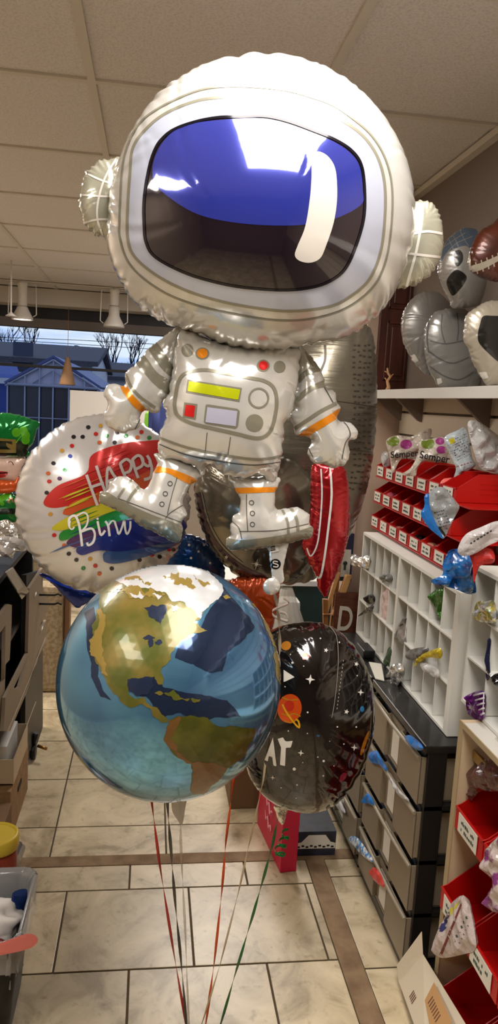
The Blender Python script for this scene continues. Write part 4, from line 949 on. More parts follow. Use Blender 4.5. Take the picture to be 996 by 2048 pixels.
ea = [(150,290),(85,290),(50,305),(25,335),(12,385),(12,425),(28,465),(55,492),(85,503),(110,498),(140,470),(150,380)]
f = foil_px(k1(ea), AY + .03, .006, foilmat('foil_print_ear_grey', rgb(178,177,158), .2, .5), pleat=3)
for l in ([(110,290),(80,340),(62,400),(60,450),(75,495)], [(20,385),(60,388),(100,390)], [(35,330),(75,348),(120,360)], [(20,460),(60,450),(100,450)]): f.line(k1(l), 4, CRM, .0008)
part(f, 'ear_piece')
eb = [(868,415),(900,402),(930,402),(957,420),(972,460),(977,510),(970,552),(945,595),(905,625),(875,632),(855,622),(850,560),(852,480)]
f = foil_px(k1(eb), AY + .03, .006, foilmat('foil_print_ear_grey', rgb(178,177,158), .2, .5), pleat=3)
for l in ([(925,405),(918,470),(905,540),(880,628)], [(890,490),(935,482),(975,488)], [(880,540),(925,545),(970,550)]): f.line(k1(l), 5, CRM, .0008)
part(f, 'ear_piece')
# torso
f = foil_px(k2([(322,45),(360,36),(400,55),(440,70),(500,85),(560,90),(640,85),(690,88),(742,108),(746,150),(740,220),(727,290),(712,340),(694,380),(688,440),(680,490),(668,552),(640,568),(600,556),(540,562),(480,550),(430,528),(400,545),(370,522),(310,502),(256,486),(243,452),(250,400),(266,345),(264,300),(276,260),(290,190),(300,110)]), AY + .01, .006, WHT, thick=.85, pleat=1.4)
f.line(k2([(410,178),(345,188),(318,215),(305,270),(302,310),(315,342),(360,366),(440,386),(520,404),(590,420),(628,410),(650,375),(664,300),(655,245),(622,218),(560,205),(480,190)]), 7, GRY, .0008, True)
f.patch(k2([(348,212),(541,242),(532,291),(341,258)]), GRY, .0008, smooth=False); f.patch(k2([(353,218),(534,248),(527,284),(348,253)]), YEL, .0014, smooth=False)
f.patch(k2([(336,293),(383,299),(377,354),(330,346)]), GRY, .0008, smooth=False); f.patch(k2([(342,301),(375,305),(370,346),(336,340)]), RED, .0014, smooth=False)
f.patch(k2([(412,302),(420,300),(525,316),(533,324),(527,378),(519,386),(413,369),(405,361)]), GRY, .0008, smooth=False); f.patch(k2([(418,310),(524,324),(518,378),(411,363)]), LAV, .0014, smooth=False)
f.ring(k2([(600,278)])[0], 19, 4, GRY); f.disc(k2([(585,366)])[0], 17.5, GRY)
f.disc(k2([(347,108)])[0], 12, GRY, ry=13); f.disc(k2([(674,167)])[0], 12, GRY)
f.disc(k2([(400,120)])[0], 14, GRY, .0008, ry=12); f.disc(k2([(400,120)])[0], 10.5, ORA, .0014, ry=9.5)
f.disc(k2([(616,163)])[0], 13, GRY, .0008, ry=12); f.disc(k2([(616,163)])[0], 9.5, RED, .0014, ry=9)
f.line(k2([(250,420),(350,455),(480,482),(600,496),(682,484)]), 5, GRY); f.line(k2([(248,442),(340,478),(460,502),(580,516),(676,505)]), 2, DKG)
f.line(k2([(417,400),(410,472)]), 1.6, DKG); f.line(k2([(500,416),(490,486)]), 1.6, DKG)
part(f, 'torso')
# arms
f = foil_px(k2([(318,36),(290,38),(250,68),(205,105),(165,150),(128,190),(116,224),(95,225),(66,235),(52,262),(58,300),(50,345),(68,382),(100,398),(130,400),(158,388),(174,374),(184,348),(196,332),(225,330),(245,320),(262,292),(285,250),(300,180),(322,100)]), AY + .035, .006, WHT)
f.patch(k2([(206,96),(232,76),(262,115),(292,160),(300,205),(262,180),(228,135)]), GRY); f.patch(k2([(166,152),(190,124),(238,186),(290,222),(290,268),(240,238),(200,196)]), GRY)
f.line(k2([(124,186),(145,235),(180,275),(232,312)]), 6, GRY)
f.patch(k2([(106,230),(122,220),(150,264),(200,318),(192,332),(160,312),(125,268)]), ORA)
f.line(k2([(160,388),(178,350),(188,325)]), 1.5, DKG)
part(f, 'arm')
f = foil_px(k2([(745,100),(780,122),(812,165),(832,208),(846,238),(868,256),(880,290),(890,315),(888,345),(905,358),(930,370),(948,395),(945,420),(930,432),(924,445),(922,480),(905,512),(870,525),(830,516),(795,505),(776,472),(778,432),(760,418),(735,405),(722,375),(715,340),(724,312),(720,285),(733,230),(732,150)]), AY + .03, .006, WHT)
f.patch(k3([(180,500),(230,455),(300,432),(372,420),(384,458),(310,475),(240,508),(172,575)]), GRY); f.patch(k3([(150,700),(230,625),(300,585),(405,545),(420,600),(330,625),(250,670),(175,735)]), GRY)
f.patch(k3([(225,275),(270,290),(350,410),(300,425),(250,350)]), GRY)
f.line(k3([(125,990),(250,905),(370,825),(520,750)]), 7.5, GRY)
f.patch(k3([(160,1055),(230,992),(330,926),(440,862),(549,796),(552,862),(440,938),(330,1006),(245,1060),(195,1074)]), ORA)
f.line(k3([(520,890),(600,950),(635,1040),(590,1115),(560,1260)]), 1.6, DKG); f.line(k3([(262,1080),(262,1160),(300,1240)]), 1.6, DKG); f.line(k3([(400,610),(440,680),(480,750)]), 1.6, DKG)
part(f, 'arm')
# legs
f = foil_px(k2([(238,478),(300,486),(400,536),(388,565),(362,590),(346,618),(337,650),(343,690),(332,720),(330,750),(318,782),(295,787),(270,777),(230,757),(180,732),(120,692),(60,662),(36,642),(40,612),(58,603),(70,580),(100,560),(130,560),(160,575),(186,592),(206,580),(225,540),(235,510)]), AY + .02, .0055, WHT, thick=.9)
f.patch(k2([(30,645),(38,608),(62,612),(120,646),(220,692),(330,738),(322,800),(280,790),(200,750),(110,700)]), GRY, .0008)
f.patch(k2([(230,520),(280,528),(330,545),(378,568),(366,588),(320,568),(275,545),(224,542)]), ORA)
for c in ((268,618), (256,655), (285,582)): f.ring(k2([c])[0], 4.5, 1.5, DKG)
f.line(k2([(310,560),(292,620),(275,690)]), 1.5, DKG); f.line(k2([(150,566),(122,600),(100,632)]), 5, GRY); f.line(k2([(178,588),(150,620),(132,650)]), 6, GRY)
f.line(k2([(100,634),(220,680),(330,722)]), 1.5, DKG); f.line(k2([(345,650),(310,670),(280,690),(268,708)]), 1.5, DKG)
part(f, 'leg')
f = foil_px(k2([(500,556),(580,556),(668,562),(662,620),(668,664),(700,668),(740,668),(775,690),(784,722),(792,748),(778,775),(740,786),(700,796),(600,814),(520,820),(492,808),(487,785),(495,765),(497,742),(510,700),(526,678),(531,640),(515,600)]), AY + .02, .0055, WHT, thick=.9)
f.patch(k2([(480,778),(540,783),(640,772),(720,757),(798,734),(800,760),(775,782),(690,806),(600,822),(500,828)]), GRY, .0008)
f.patch(k2([(512,597),(668,594),(668,612),(512,618)]), ORA, smooth=False)
for c in ((575,650), (578,688), (578,727)): f.ring(k2([c])[0], 4.5, 1.5, DKG)
f.line(k2([(557,620),(558,690),(562,750)]), 1.5, DKG); f.line(k2([(500,712),(530,740),(540,780)]), 1.5, DKG); f.line(k2([(532,752),(640,750),(700,742),(790,722)]), 1.5, DKG)
f.line(k2([(682,672),(702,715),(706,760)]), 5, GRY); f.line(k2([(714,668),(735,710),(740,752)]), 6, GRY)
part(f, 'leg')
f = foil_px(k2([(622,780),(700,770),(708,790),(700,830),(690,880),(688,925),(668,940),(650,930),(642,880),(634,830)]), AY + .015, .005, WHT, thick=.35)
f.disc(k2([(660,868)])[0], 10.5, BLK); 
f.line(k2([(668,860),(655,857),(652,864),(668,870),(666,878),(652,876)]), 2.2, CRM, .0014)
f.patch(k2([(628,772),(660,775),(672,822),(644,828)]), CRM, .0014, smooth=False)
for i in range(7): f.line(k2([(640+i*.5, 786+i*5.5),(656+i*.6, 783+i*5.5)]), 1.2 if i % 2 else 2, BLK, .002)
part(f, 'filling_valve')
mb = MB(); c = U(*k2([(646,948)])[0], y=AY+.01); mb.lathe([(.004,-.003),(.016,-.002),(.017,0),(.016,.002),(.004,.003)], c, 20, 'y')
mb.build('tie_disc', WHT, astro, shift=astro.location)
# ================================================================ the other balloons of the bunch
def balloon(label, f, pts, y, name='foil_balloon', group=None):
    c = Vector(U(*np.mean(np.array(pts), axis=0), y=y)); o = f.build(name, None, c); o.location = c
    return tag(o, label, 'balloon', group)
# happy birthday
k11 = lambda l: Z_(0, 560, 2.621, l)
HB = foilmat('foil_satin_white', (.66, .65, .65), .24, .5)
an = np.linspace(0, 2*PI, 24, endpoint=False); hp = [(206+175*math.cos(a), 1006+178*math.sin(a)) for a in an]
HY = 1.72
f = foil_px(hp, HY, .0065, HB, thick=.9, seed=11, pleat=1.5)
C_ = {n: foilmat('print_' + n, rgb(*c), .25, .3) for n, c in dict(red=(196,40,38), orange=(214,92,50), yellow=(226,186,36), green=(30,140,54), blue=(38,48,130), sky=(60,90,150), purple=(84,44,96), dot_black=(28,26,34), dot_red=(190,36,34), dot_gold=(196,150,60), dot_blue=(44,70,150), dot_green=(46,130,62), dot_orange=(200,100,50)).items()}
def brush(poly, m, off):      # a swab of paint with ragged streaky ends
    f.patch(k11(poly), m, off)
brush([(228,1165),(300,1080),(450,1015),(475,925),(560,880),(660,855),(760,845),(850,850),(860,960),(700,1060),(560,1100),(400,1170),(280,1195)], C_['red'], .0006)
brush([(330,1225),(380,1165),(470,1130),(620,1070),(760,1010),(870,960),(880,1080),(700,1130),(560,1170),(420,1225)], C_['orange'], .0010)
brush([(272,1300),(340,1250),(420,1215),(560,1160),(720,1110),(880,1060),(890,1130),(700,1180),(540,1230),(400,1290),(320,1312)], C_['yellow'], .0014)
brush([(310,1345),(335,1312),(440,1280),(560,1225),(720,1170),(880,1120),(890,1170),(700,1240),(560,1290),(430,1330),(330,1365)], C_['green'], .0018)
brush([(350,1380),(400,1335),(520,1300),(640,1260),(700,1270),(560,1340),(430,1400)], C_['purple'], .0021)
brush([(400,1410),(450,1370),(560,1320),(700,1250),(860,1200),(960,1260),(960,1330),(800,1390),(640,1420),(520,1415),(430,1440)], C_['blue'], .0024)
brush([(540,1455),(560,1420),(700,1400),(860,1350),(960,1310),(950,1370),(820,1430),(640,1480),(560,1480)], C_['sky'], .0021)
for i in range(26):      # brush streaks
    rr = random.Random(i); y_ = 880 + rr.random()*560; cn = ['red','red','orange','yellow','green','blue','sky'][min(6, int((y_-870)/85))]
    x_ = (260 if y_ > 1080 else 430) + rr.uniform(0, 130); f.line(k11([(x_, y_+10), (x_+60, y_-16), (x_+150, y_-52)]), rr.uniform(1.5, 4), C_[cn], .0026, taper=[.1, 1, .2])
TW = mat('print_text_white', rgb(238, 236, 234), .3, coat=.3); TG = mat('print_text_grey', rgb(206, 196, 192), .3, coat=.3)
for l in ([(455,1022),(482,1100),(512,1182)], [(505,975),(530,1050),(556,1120)], [(482,1085),(520,1072),(545,1066)],
          [(566,1128),(560,1050),(568,985),(600,1030),(648,1080)], [(562,1060),(590,1048),(620,1042)],
          [(628,962),(645,1010),(668,1058)], [(628,965),(660,942),(686,962),(680,1000),(650,1015)],
          [(692,940),(705,990),(722,1040)], [(692,944),(722,922),(746,942),(742,975),(712,992)],
          [(738,928),(750,962),(775,978),(785,955),(768,922)], [(780,950),(792,985),(785,1035),(752,1048)]):
    f.line(k11(l), 5.6, TG, .0032)
for l, w in (([(372,1262),(365,1290),(380,1305),(392,1292)], 3), ([(366,1290),(366,1250),(395,1234),(415,1275),(425,1330),(432,1392)], 5), ([(398,1240),(440,1218),(462,1238),(455,1285),(425,1318)], 3.5), ([(425,1318),(480,1300),(498,1330),(490,1370),(465,1388),(458,1372)], 4.5),
             ([(512,1262),(520,1300),(530,1335),(552,1310)], 4.5), ([(552,1262),(566,1285),(575,1340)], 4.5), ([(566,1290),(585,1262),(600,1262)], 3), ([(600,1262),(612,1300),(622,1330),(640,1290),(650,1258),(655,1300),(664,1330),(680,1300),(682,1262)], 4)):
    f.line(k11(l), w, TW, .0034)
f.disc(k11([(512,1250)])[0], 2.4, TW, .0034)
dots = [(463,773,'dot_black'),(528,765,'dot_gold'),(387,823,'dot_black'),(434,823,'dot_black'),(503,808,'dot_red'),(559,817,'dot_green'),(522,853,'dot_orange'),(601,853,'dot_black'),(661,817,'dot_green'),(741,798,'dot_red'),(720,826,'dot_orange'),(782,828,'dot_green'),(614,800,'dot_black'),(378,870,'dot_red'),(326,895,'dot_gold'),(368,924,'dot_blue'),(281,961,'dot_black'),(341,996,'dot_green'),(254,1014,'dot_orange'),(313,1041,'purple'),(259,1056,'dot_red'),(246,1115,'dot_black'),(265,1227,'dot_gold'),(285,1337,'dot_red'),(337,1391,'dot_orange'),(361,1434,'dot_black'),(401,1466,'dot_black'),(473,1461,'dot_gold'),(437,1510,'dot_green'),(500,1497,'dot_red'),(522,1539,'dot_orange'),(586,1512,'dot_black'),(797,1440,'dot_red'),(836,1450,'dot_black'),(731,1466,'dot_black'),(886,1412,'dot_red'),(908,1412,'dot_black')]
for x_, y_, c in dots: f.disc(k11([(x_, y_)])[0], 4.6, C_[c], .001, ry=4.1)
balloon('round white satin foil balloon reading Happy Birthday over a rainbow brush stroke', f, hp, HY)
# earth orb
EC = Vector((.049, 1.28, 1.100)); ER = (.200, .20, .2085)
def orb(center, r, n=5):
    bm = bmesh.new(); bmesh.ops.create_icosphere(bm, subdivisions=n, radius=1); rr = np.random.default_rng(5)
    V = np.array([tuple(v.co) for v in bm.verts]); T = np.array([[v.index for v in f_.verts] for f_ in bm.faces]); bm.free()
    W = V * np.array(r); return W + np.array(center), T
Vv, T = orb(EC, ER)
X = np.stack([Vv[:, 0], Vv[:, 2], EC.y - Vv[:, 1]], 1)
f = Foil(X, T[:, ::-1], EC.y, subdiv=0)
OCE = mat('orb_ocean_foil', rgb(110, 172, 206), .10, .75, .3, noise=(5, rgb(84, 130, 176), .35, .62)); f.slot(OCE)
LAND = mat('orb_land_print', rgb(80, 86, 30), .28, .25, .4, noise=(22, rgb(124, 106, 48), .38, .68)); DLND = mat('orb_forest_print', rgb(74, 76, 24), .28, .25, .4, noise=(26, rgb(98, 96, 34), .4, .7))
ICE = mat('orb_ice_print', rgb(212, 214, 216), .22, .4, .5); LAK = mat('orb_lake_print', rgb(40, 50, 74), .2, .4, .4); REFL = mat('orb_dark_reflection', rgb(50, 66, 98), .12, .75, .3); GOLD = mat('orb_gold_print', rgb(140, 118, 54), .3, .25, .4); BRN = mat('orb_andes_print', rgb(118, 82, 46), .3, .25, .4, noise=(34, rgb(108, 76, 34), .4, .66))
k12 = lambda l: Z_(100, 1080, 1.4647, l)
def rough(pts, amp, seed, n=4):      # ragged coast between the traced corner points
    r_ = np.random.default_rng(seed); P = [np.array(p, float) for p in pts]
    for _ in range(n):
        Q = []
        for i in range(len(P)):
            a, b = P[i], P[(i+1) % len(P)]; L = np.linalg.norm(b-a); Q.append(a)
            if L > 4: 
                nn = np.array([-(b-a)[1], (b-a)[0]])/L; Q.append((a+b)/2 + nn * r_.normal(0, amp) * L)
        P = Q
    return np.array(P)
def land(pts, m, off, amp=.10, seed=0, step=2.6): f.patch(k12(rough(pts, amp, seed)), m, off, step=step, smooth=False, raw=False)
land([(430,64),(470,90),(510,140),(560,200),(600,255),(560,300),(520,330),(505,385),(470,390),(400,360),(365,345),(380,300),(440,270),(470,200),(505,160),(480,110)], REFL, .0003, .05, 1)  # dark reflections of the room, painted as navy patches on the ocean
land([(100,215),(128,195),(135,240),(128,300),(140,400),(180,470),(150,460),(120,400),(108,300)], REFL, .0003, .05, 2)
land([(225,405),(305,398),(330,430),(420,450),(520,470),(560,520),(480,520),(380,505),(330,520),(300,480),(250,455)], REFL, .0003, .06, 3)
land([(150,125),(185,118),(230,122),(300,130),(370,150),(420,170),(452,200),(440,232),(420,242),(440,255),(462,266),(440,272),(400,286),(380,300),(356,330),(345,360),(326,392),(331,424),(320,424),(306,400),(240,404),(226,420),(230,452),(252,466),(276,460),(296,486),(322,502),(350,530),(328,536),(308,520),(298,498),(268,480),(245,491),(215,480),(186,450),(166,420),(152,390),(135,360),(128,300),(130,240),(143,200),(140,150)], LAND, .0006, .09, 4)
land([(165,110),(180,85),(230,64),(300,52),(370,52),(430,70),(475,105),(508,150),(480,182),(460,200),(440,232),(415,200),(390,180),(350,172),(320,150),(260,140),(215,128)], ICE, .0009, .12, 5)
for i, l in enumerate(([(210,150),(250,135),(300,145),(340,160),(300,165),(260,170)], [(220,120),(260,112),(300,125),(280,132)], [(330,108),(380,112),(430,140),(400,135)], [(160,130),(200,128),(240,140),(190,150)], [(420,100),(440,118),(470,130),(440,130)])): land(l, GOLD if i != 3 else LAND, .0012, .2, 20+i, step=2)
for i, l in enumerate(([(230,155),(262,150),(280,165),(250,172)], [(300,160),(330,165),(318,178)], [(190,145),(205,150),(198,160)], [(350,190),(380,200),(360,210)])): land(l, ICE, .0014, .2, 30+i, step=2)
land([(276,200),(300,190),(330,190),(342,205),(334,228),(326,250),(316,240),(290,225)], LAK, .0012, .12, 6, step=2)
for i, l in enumerate(([(272,288),(290,278),(308,286),(290,292)], [(288,300),(298,290),(304,304),(292,316)], [(305,300),(325,292),(330,300),(312,306)])): land(l, LAK, .0012, .15, 7+i, step=1.6)
land([(228,408),(300,402),(305,425),(290,450),(255,458),(232,445)], LAK, .0009, .08, 12)
land([(306,448),(340,446),(380,460),(410,464),(404,472),(370,470),(345,456)], LAND, .0009, .12, 13, step=1.8); land([(415,462),(440,466),(436,474),(415,472)], LAND, .0009, .1, 14, step=1.6)
land([(135,210),(150,200),(160,260),(155,330),(170,400),(152,392),(136,350),(130,280)], GOLD, .0009, .15, 15)
land([(350,528),(376,515),(420,514),(462,520),(480,540),(520,545),(560,548),(603,551),(598,575),(580,600),(572,632),(540,655),(515,672),(498,700),(470,722),(440,742),(420,746),(412,722),(418,680),(414,655),(380,640),(346,604),(332,584),(341,558)], DLND, .0006, .06, 16)
land([(350,528),(376,515),(385,522),(362,560),(352,585),(372,620),(412,648),(450,652),(520,668),(498,700),(470,722),(440,742),(420,746),(412,722),(418,680),(414,655),(380,640),(346,604),(332,584),(341,558)], BRN, .0009, .10, 17)
land([(572,150),(600,165),(640,230),(668,300),(681,380),(680,430),(670,420),(655,330),(628,250),(590,190)], GOLD, .0006, .10, 18)
land([(505,165),(520,162),(530,170),(515,175)], GOLD, .0009, .1, 19, step=1.6)
LND2 = LAND
balloon('big round globe balloon printed with the Americas, lowest front of the bunch', f, [(342, 1355)], 1.28, name='globe_balloon')
# black space balloon
k13 = lambda l: Z_(500, 1140, 3.557, l)
SPC = foilmat('foil_black', rgb(22, 17, 17), .13, .3, 1.0)
BY = 1.58
bo = [(548,1262),(600,1248),(650,1250),(690,1272),(722,1312),(742,1365),(746,1425),(738,1480),(718,1535),(690,1578),(655,1606),(612,1618),(570,1610),(530,1590),(505,1562),(492,1530),(486,1480),(490,1420),(500,1350),(520,1295)]
f = foil_px(bo, BY, .0065, SPC, thick=1.0, seed=12, pleat=.8)
W_ = mat('space_print_white', rgb(225, 222, 215), .3, coat=.4)
def star(c, r, n=5, q=.45, rot=0.3, m=W_):
    P = [(c[0] + (r if i % 2 == 0 else r*q)*math.sin(rot+i*PI/n), c[1] - (r if i % 2 == 0 else r*q)*math.cos(rot+i*PI/n)) for i in range(2*n)]
    f.patch(P, m, .001, step=1.2, smooth=False)
for c, r, n in (((540,572),5,5),((755,670),5,5),((685,1008),5.5,5),((428,778),10,4),((785,870),7,4),((740,1262),7,4),((362,1300),6.5,4),((163,1475),5,4),((520,1462),3,4)): star(k13([c])[0], r, n, .42 if n == 5 else .32, .3 if n == 5 else .1)
for c, r in (((395,538),2.6),((302,660),2.4),((288,602),1.3),((410,1012),1.8),((620,1115),1.6),((754,1116),1.8),((315,1414),3.2),((523,1357),2.4),((482,1329),1.4),((335,1526),1.6),((760,752),1.4),((500,488),1.5),((634,516),1.5),((758,570),1.2),((273,1144),1.4),((408,1162),1.2),((666,1237),1.4),((375,1368),1.1),((250,830),1.3),((382,684),1.3),((566,1217),1),((222,1547),1.4),((328,1620),1.2),((596,1392),1.1)): f.disc(k13([c])[0], r, W_, .001)
f.disc(k13([(795,988)])[0], 4.2, foilmat('space_blue', rgb(40, 130, 190)), .001, ry=6); f.disc(k13([(484,1178)])[0], 3.5, foilmat('space_teal', rgb(50, 90, 140)), .001, ry=2.6)
PO = foilmat('planet_orange', rgb(222, 84, 24)); PY = foilmat('planet_yellow', rgb(236, 178, 30)); PR = foilmat('planet_red', rgb(206, 50, 24)); POD = foilmat('planet_amber', rgb(200, 130, 30))
f.disc(k13([(282,985)])[0], 24, PO, .0008, ry=29, rot=.15); f.disc(k13([(280,965)])[0], 10, PR, .0012, ry=11)
for l in ([(230,905),(280,925),(340,920)], [(225,1020),(270,1035),(310,1020),(360,1040)], [(245,1070),(290,1085),(330,1065)]): f.line(k13(l), 3, POD, .0012)
f.line(k13([(232,955),(260,1010),(310,1080),(350,1120),(345,1075),(325,1060)]), 3.6, PY, .0016)
f.disc(k13([(258,540)])[0], 10, POD, .001, ry=9, rot=-.5)
f.patch(k13([(370,615),(400,590),(425,615),(415,632),(375,640)]), foilmat('space_pink', rgb(220, 130, 120)), .001, smooth=False); f.patch(k13([(370,600),(398,590),(404,612),(376,618)]), PY, .0014, smooth=False)
f.patch(k13([(240,710),(318,762),(240,798)]), W_, .001, smooth=False)
f.patch(k13([(640,1465),(665,1440),(690,1450),(670,1490),(640,1505)]), foilmat('space_magenta', rgb(150, 50, 70)), .001)
f.patch(k13([(835,1150),(845,1160),(800,1300),(780,1310),(800,1230)]), POD, .001)
f.patch(k13([(106,1350),(165,1190),(190,1395),(168,1390),(160,1330),(136,1320),(128,1362)]), W_, .001, smooth=False)   # A
f.patch(k13([(198,1200),(236,1188),(250,1215),(270,1218),(305,1212),(290,1262),(256,1262),(250,1392),(214,1385),(222,1262)]), W_, .0012, smooth=False)  # Y
LN = mat('seam_print', rgb(150, 146, 138), .4)
f.line(k13([(560,395),(612,470),(626,600),(620,760),(600,940),(580,1050)]), 1.0, LN, .001); 
for i in range(14): p0 = 640 + i*26; f.line(k13([(663-(i*3.4), p0), (661-(i*3.4), p0+12)]), 1.6, LN, .001)
balloon('round black outer-space foil balloon with stars and orange planet, right of the globe', f, bo, BY)
# rocket balloon behind
RKY = 2.02
SIL = mat('rocket_silver', rgb(118, 112, 97), .28, .65, .4, noise=(5, rgb(92, 86, 76), .40, .62), bump=(14, .35, (.3, .3, 3)))
rk = thing('rocket_balloon', 'tall silver rocket foil balloon behind the astronaut', 'balloon', U(600, 900, y=RKY))
ro = [(700,640),(738,655),(750,700),(752,770),(750,850),(742,920),(728,990),(702,1060),(670,1120),(640,1150),(600,1166),(560,1165),(500,1130),(470,1060),(455,960),(470,860),(520,760),(600,680)]
f = foil_px(ro, RKY, .0085, SIL, thick=.8, seed=13, pleat=1.6)
DM = mat('rocket_dark_marks', rgb(66, 60, 52), .4, .5)
for r_ in range(26):
    for c_ in range(4):
        rr = random.Random(r_*7+c_); x_ = 706 + c_*10 + rr.uniform(-2, 2); y_ = 690 + r_*11.5 + rr.uniform(-2, 2); x_ -= max(0, y_-930)*.22
        f.line([(x_, y_), (x_+rr.uniform(4, 7), y_+rr.uniform(-.6, .6))], 3.2, DM, .001, curve=False)
for y_ in (806, 898, 965): f.line([(640, y_-8), (700, y_), (750, y_+8)], 1.6, DM, .001)
f.line([(650,690),(650,720),(640,748),(648,760)], 5, DM, .001)
o = f.build('body', rk, rk.location)
DRK = mat('rocket_porthole_foil', rgb(128, 120, 104), .2, .75, .6, noise=(7, rgb(84, 76, 68), .4, .6)); PUR = foilmat('rocket_purple_edge', rgb(62, 34, 44), .2, .5)
wo = [(388,985),(396,930),(430,905),(470,900),(530,900),(600,930),(640,990),(645,1060),(630,1120),(590,1160),(540,1170),(480,1155),(430,1110),(400,1050)]
f = foil_px(wo, RKY-.13, .007, DRK, thick=.7, seed=14, pleat=1.2)
f.line([(396,985),(408,1040),(436,1092),(480,1132),(530,1156)], 9, PUR, .001); f.line([(404,985),(418,1040),(446,1090),(486,1126)], 1.6, LN, .0016)
def star2(c, r, n=4, q=.12, rot=.2, m=W_):
    P = [(c[0] + (r if i % 2 == 0 else r*q)*math.sin(rot+i*PI/n), c[1] - (r if i % 2 == 0 else r*q)*math.cos(rot+i*PI/n)) for i in range(2*n)]; f.patch(P, m, .001, step=1.5, smooth=False)
star2((513,1128), 12, 4); star2((513,1128), 7, 4, .15, .9); star2((453,1114), 4.5, 5, .45)
f.build('nose_window', rk, rk.location)
RF = foilmat('rocket_red_foil', rgb(178, 24, 34), .2, .6)
ri = [(624,934),(655,926),(686,934),(697,970),(699,1030),(694,1085),(681,1130),(666,1165),(652,1192),(638,1178),(630,1150),(614,1120),(604,1090),(612,1060),(620,1010)]
f = foil_px(ri, RKY-.28, .0055, RF, thick=.8, seed=15, pleat=1.4)
f.line([(642,938),(644,990),(640,1050),(634,1090),(622,1112),(614,1096)], 3, TW, .001); f.line([(660,935),(663,990),(656,1060),(648,1120),(640,1155),(628,1145)], 4.2, TW, .001)
f.build('fin', rk, rk.location)
# dark blue polka-dot balloon peeking out behind
BB = foilmat('foil_blue', rgb(14, 60, 120), .2, .5)
bp_ = [(345,1075),(375,1068),(410,1080),(440,1110),(450,1150),(430,1180),(380,1190),(340,1170),(330,1110)]
f = foil_px(bp_, 1.98, .0075, BB, thick=.5, seed=16)
for c in ((378,1090),(397,1103),(382,1116),(408,1090),(420,1126)): f.disc(c, 2.4, TW, .001)
balloon('dark blue polka-dot foil balloon between the birthday and rocket balloons', f, bp_, 1.98)
bt = [(84,1152),(96,1150),(130,1165),(180,1182),(200,1195),(178,1206),(155,1214),(135,1200),(108,1172)]
f = foil_px(bt, 1.9, .006, foilmat('foil_deep_blue', rgb(10, 36, 110), .15, .6), thick=.6, seed=17)
f.line([(92,1155),(130,1172),(178,1186)], 4, foilmat('foil_bright_blue', rgb(20, 70, 220), .15, .5), .001)
balloon('pointed deep blue foil balloon tip under the birthday balloon', f, bt, 1.9)
og = [(455,1165),(500,1150),(545,1150),(558,1180),(556,1215),(548,1250),(540,1275),(515,1262),(480,1240),(450,1210)]
f = foil_px(og, 1.86, .008, foilmat('foil_burnt_orange', rgb(188, 72, 22), .22, .5), thick=.7, seed=18, pleat=2)
balloon('burnt orange foil balloon peeking out between globe and valve', f, og, 1.86)
# leprechaun balloon at the left
LY = 3.0
lp = thing('leprechaun_balloon', 'leprechaun foil balloon with green hat at the left edge', 'balloon', U(20, 930, y=LY))
k14 = lambda l: Z_(0, 800, 5.69, l)
GH = foilmat('hat_green', rgb(14, 134, 60), .15, .4); GD2 = foilmat('hat_dark', rgb(14, 30, 16), .2, .3); SKN = foilmat('face_pink', rgb(236, 200, 182), .3, .1); OB = foilmat('beard_orange', rgb(226, 96, 34), .25, .3); LGR = foilmat('lime_green', rgb(96, 190, 34), .2, .3)
f = foil_px(k14([(-300,150),(0,140),(200,165),(330,205),(445,262),(420,350),(380,480),(330,560),(305,640),(0,640),(-260,620),(-300,400)]), LY-.02, .008, GH, thick=.6, seed=20)
f.patch(k14([(-250,430),(0,440),(180,450),(320,500),(320,570),(300,640),(150,645),(-250,620)]), GD2, .001, smooth=False)
f.patch(k14([(-60,430),(185,450),(182,600),(-60,600)]), GOLD, .0016, smooth=False); f.patch(k14([(-20,465),(140,470),(140,560),(-20,560)]), GD2, .0022, smooth=False); f.patch(k14([(70,485),(178,520),(175,575),(120,560),(75,525)]), GOLD, .0028, smooth=False)
for c, r in (((185,370),9), ((268,350),8.5), ((290,400),9), ((290,455),8.5)): f.disc(k14([c])[0], r, LGR, .0016, ry=r*1.05)
f.line(k14([(180,490),(215,440),(245,405)]), 2.5, LGR, .0018)
f.build('hat', lp, lp.location)
f = foil_px(k14([(-280,640),(0,640),(275,650),(250,780),(200,890),(150,915),(0,905),(-280,900)]), LY, .009, SKN, thick=.6, seed=21)
f.line(k14([(92,715),(115,700),(140,710),(152,742)]), 1.3, BLK, .001); f.patch(k14([(-60,815),(85,820),(60,870),(-40,880)]), C_['red'], .001); f.line(k14([(-60,815),(20,832),(85,820)]), 2, BLK, .0015)
f.build('face', lp, lp.location)
f = foil_px(k14([(-280,890),(0,905),(150,910),(215,885),(200,980),(160,1040),(20,1070),(-280,1050)]), LY-.02, .009, OB, thick=.6, seed=22); f.build('beard', lp, lp.location)
f = foil_px(k14([(-280,1040),(0,1060),(120,1050),(190,1120),(200,1240),(195,1330),(160,1390),(0,1395),(-280,1380)]), LY, .009, foilmat('coat_green', rgb(24, 120, 50), .2, .3), thick=.6, seed=23)
f.patch(k14([(-200,1235),(190,1235),(200,1300),(-200,1300)]), GD2, .001, smooth=False); f.patch(k14([(-30,1110),(90,1060),(115,1080),(60,1140),(-30,1170)]), LGR, .001); f.line(k14([(95,1170),(105,1125),(130,1120),(150,1165)]), 2.6, C_['dot_orange'], .001)
f.disc(k14([(25,1180)])[0], 4.5, LGR, .001)
f.build('coat', lp, lp.location)

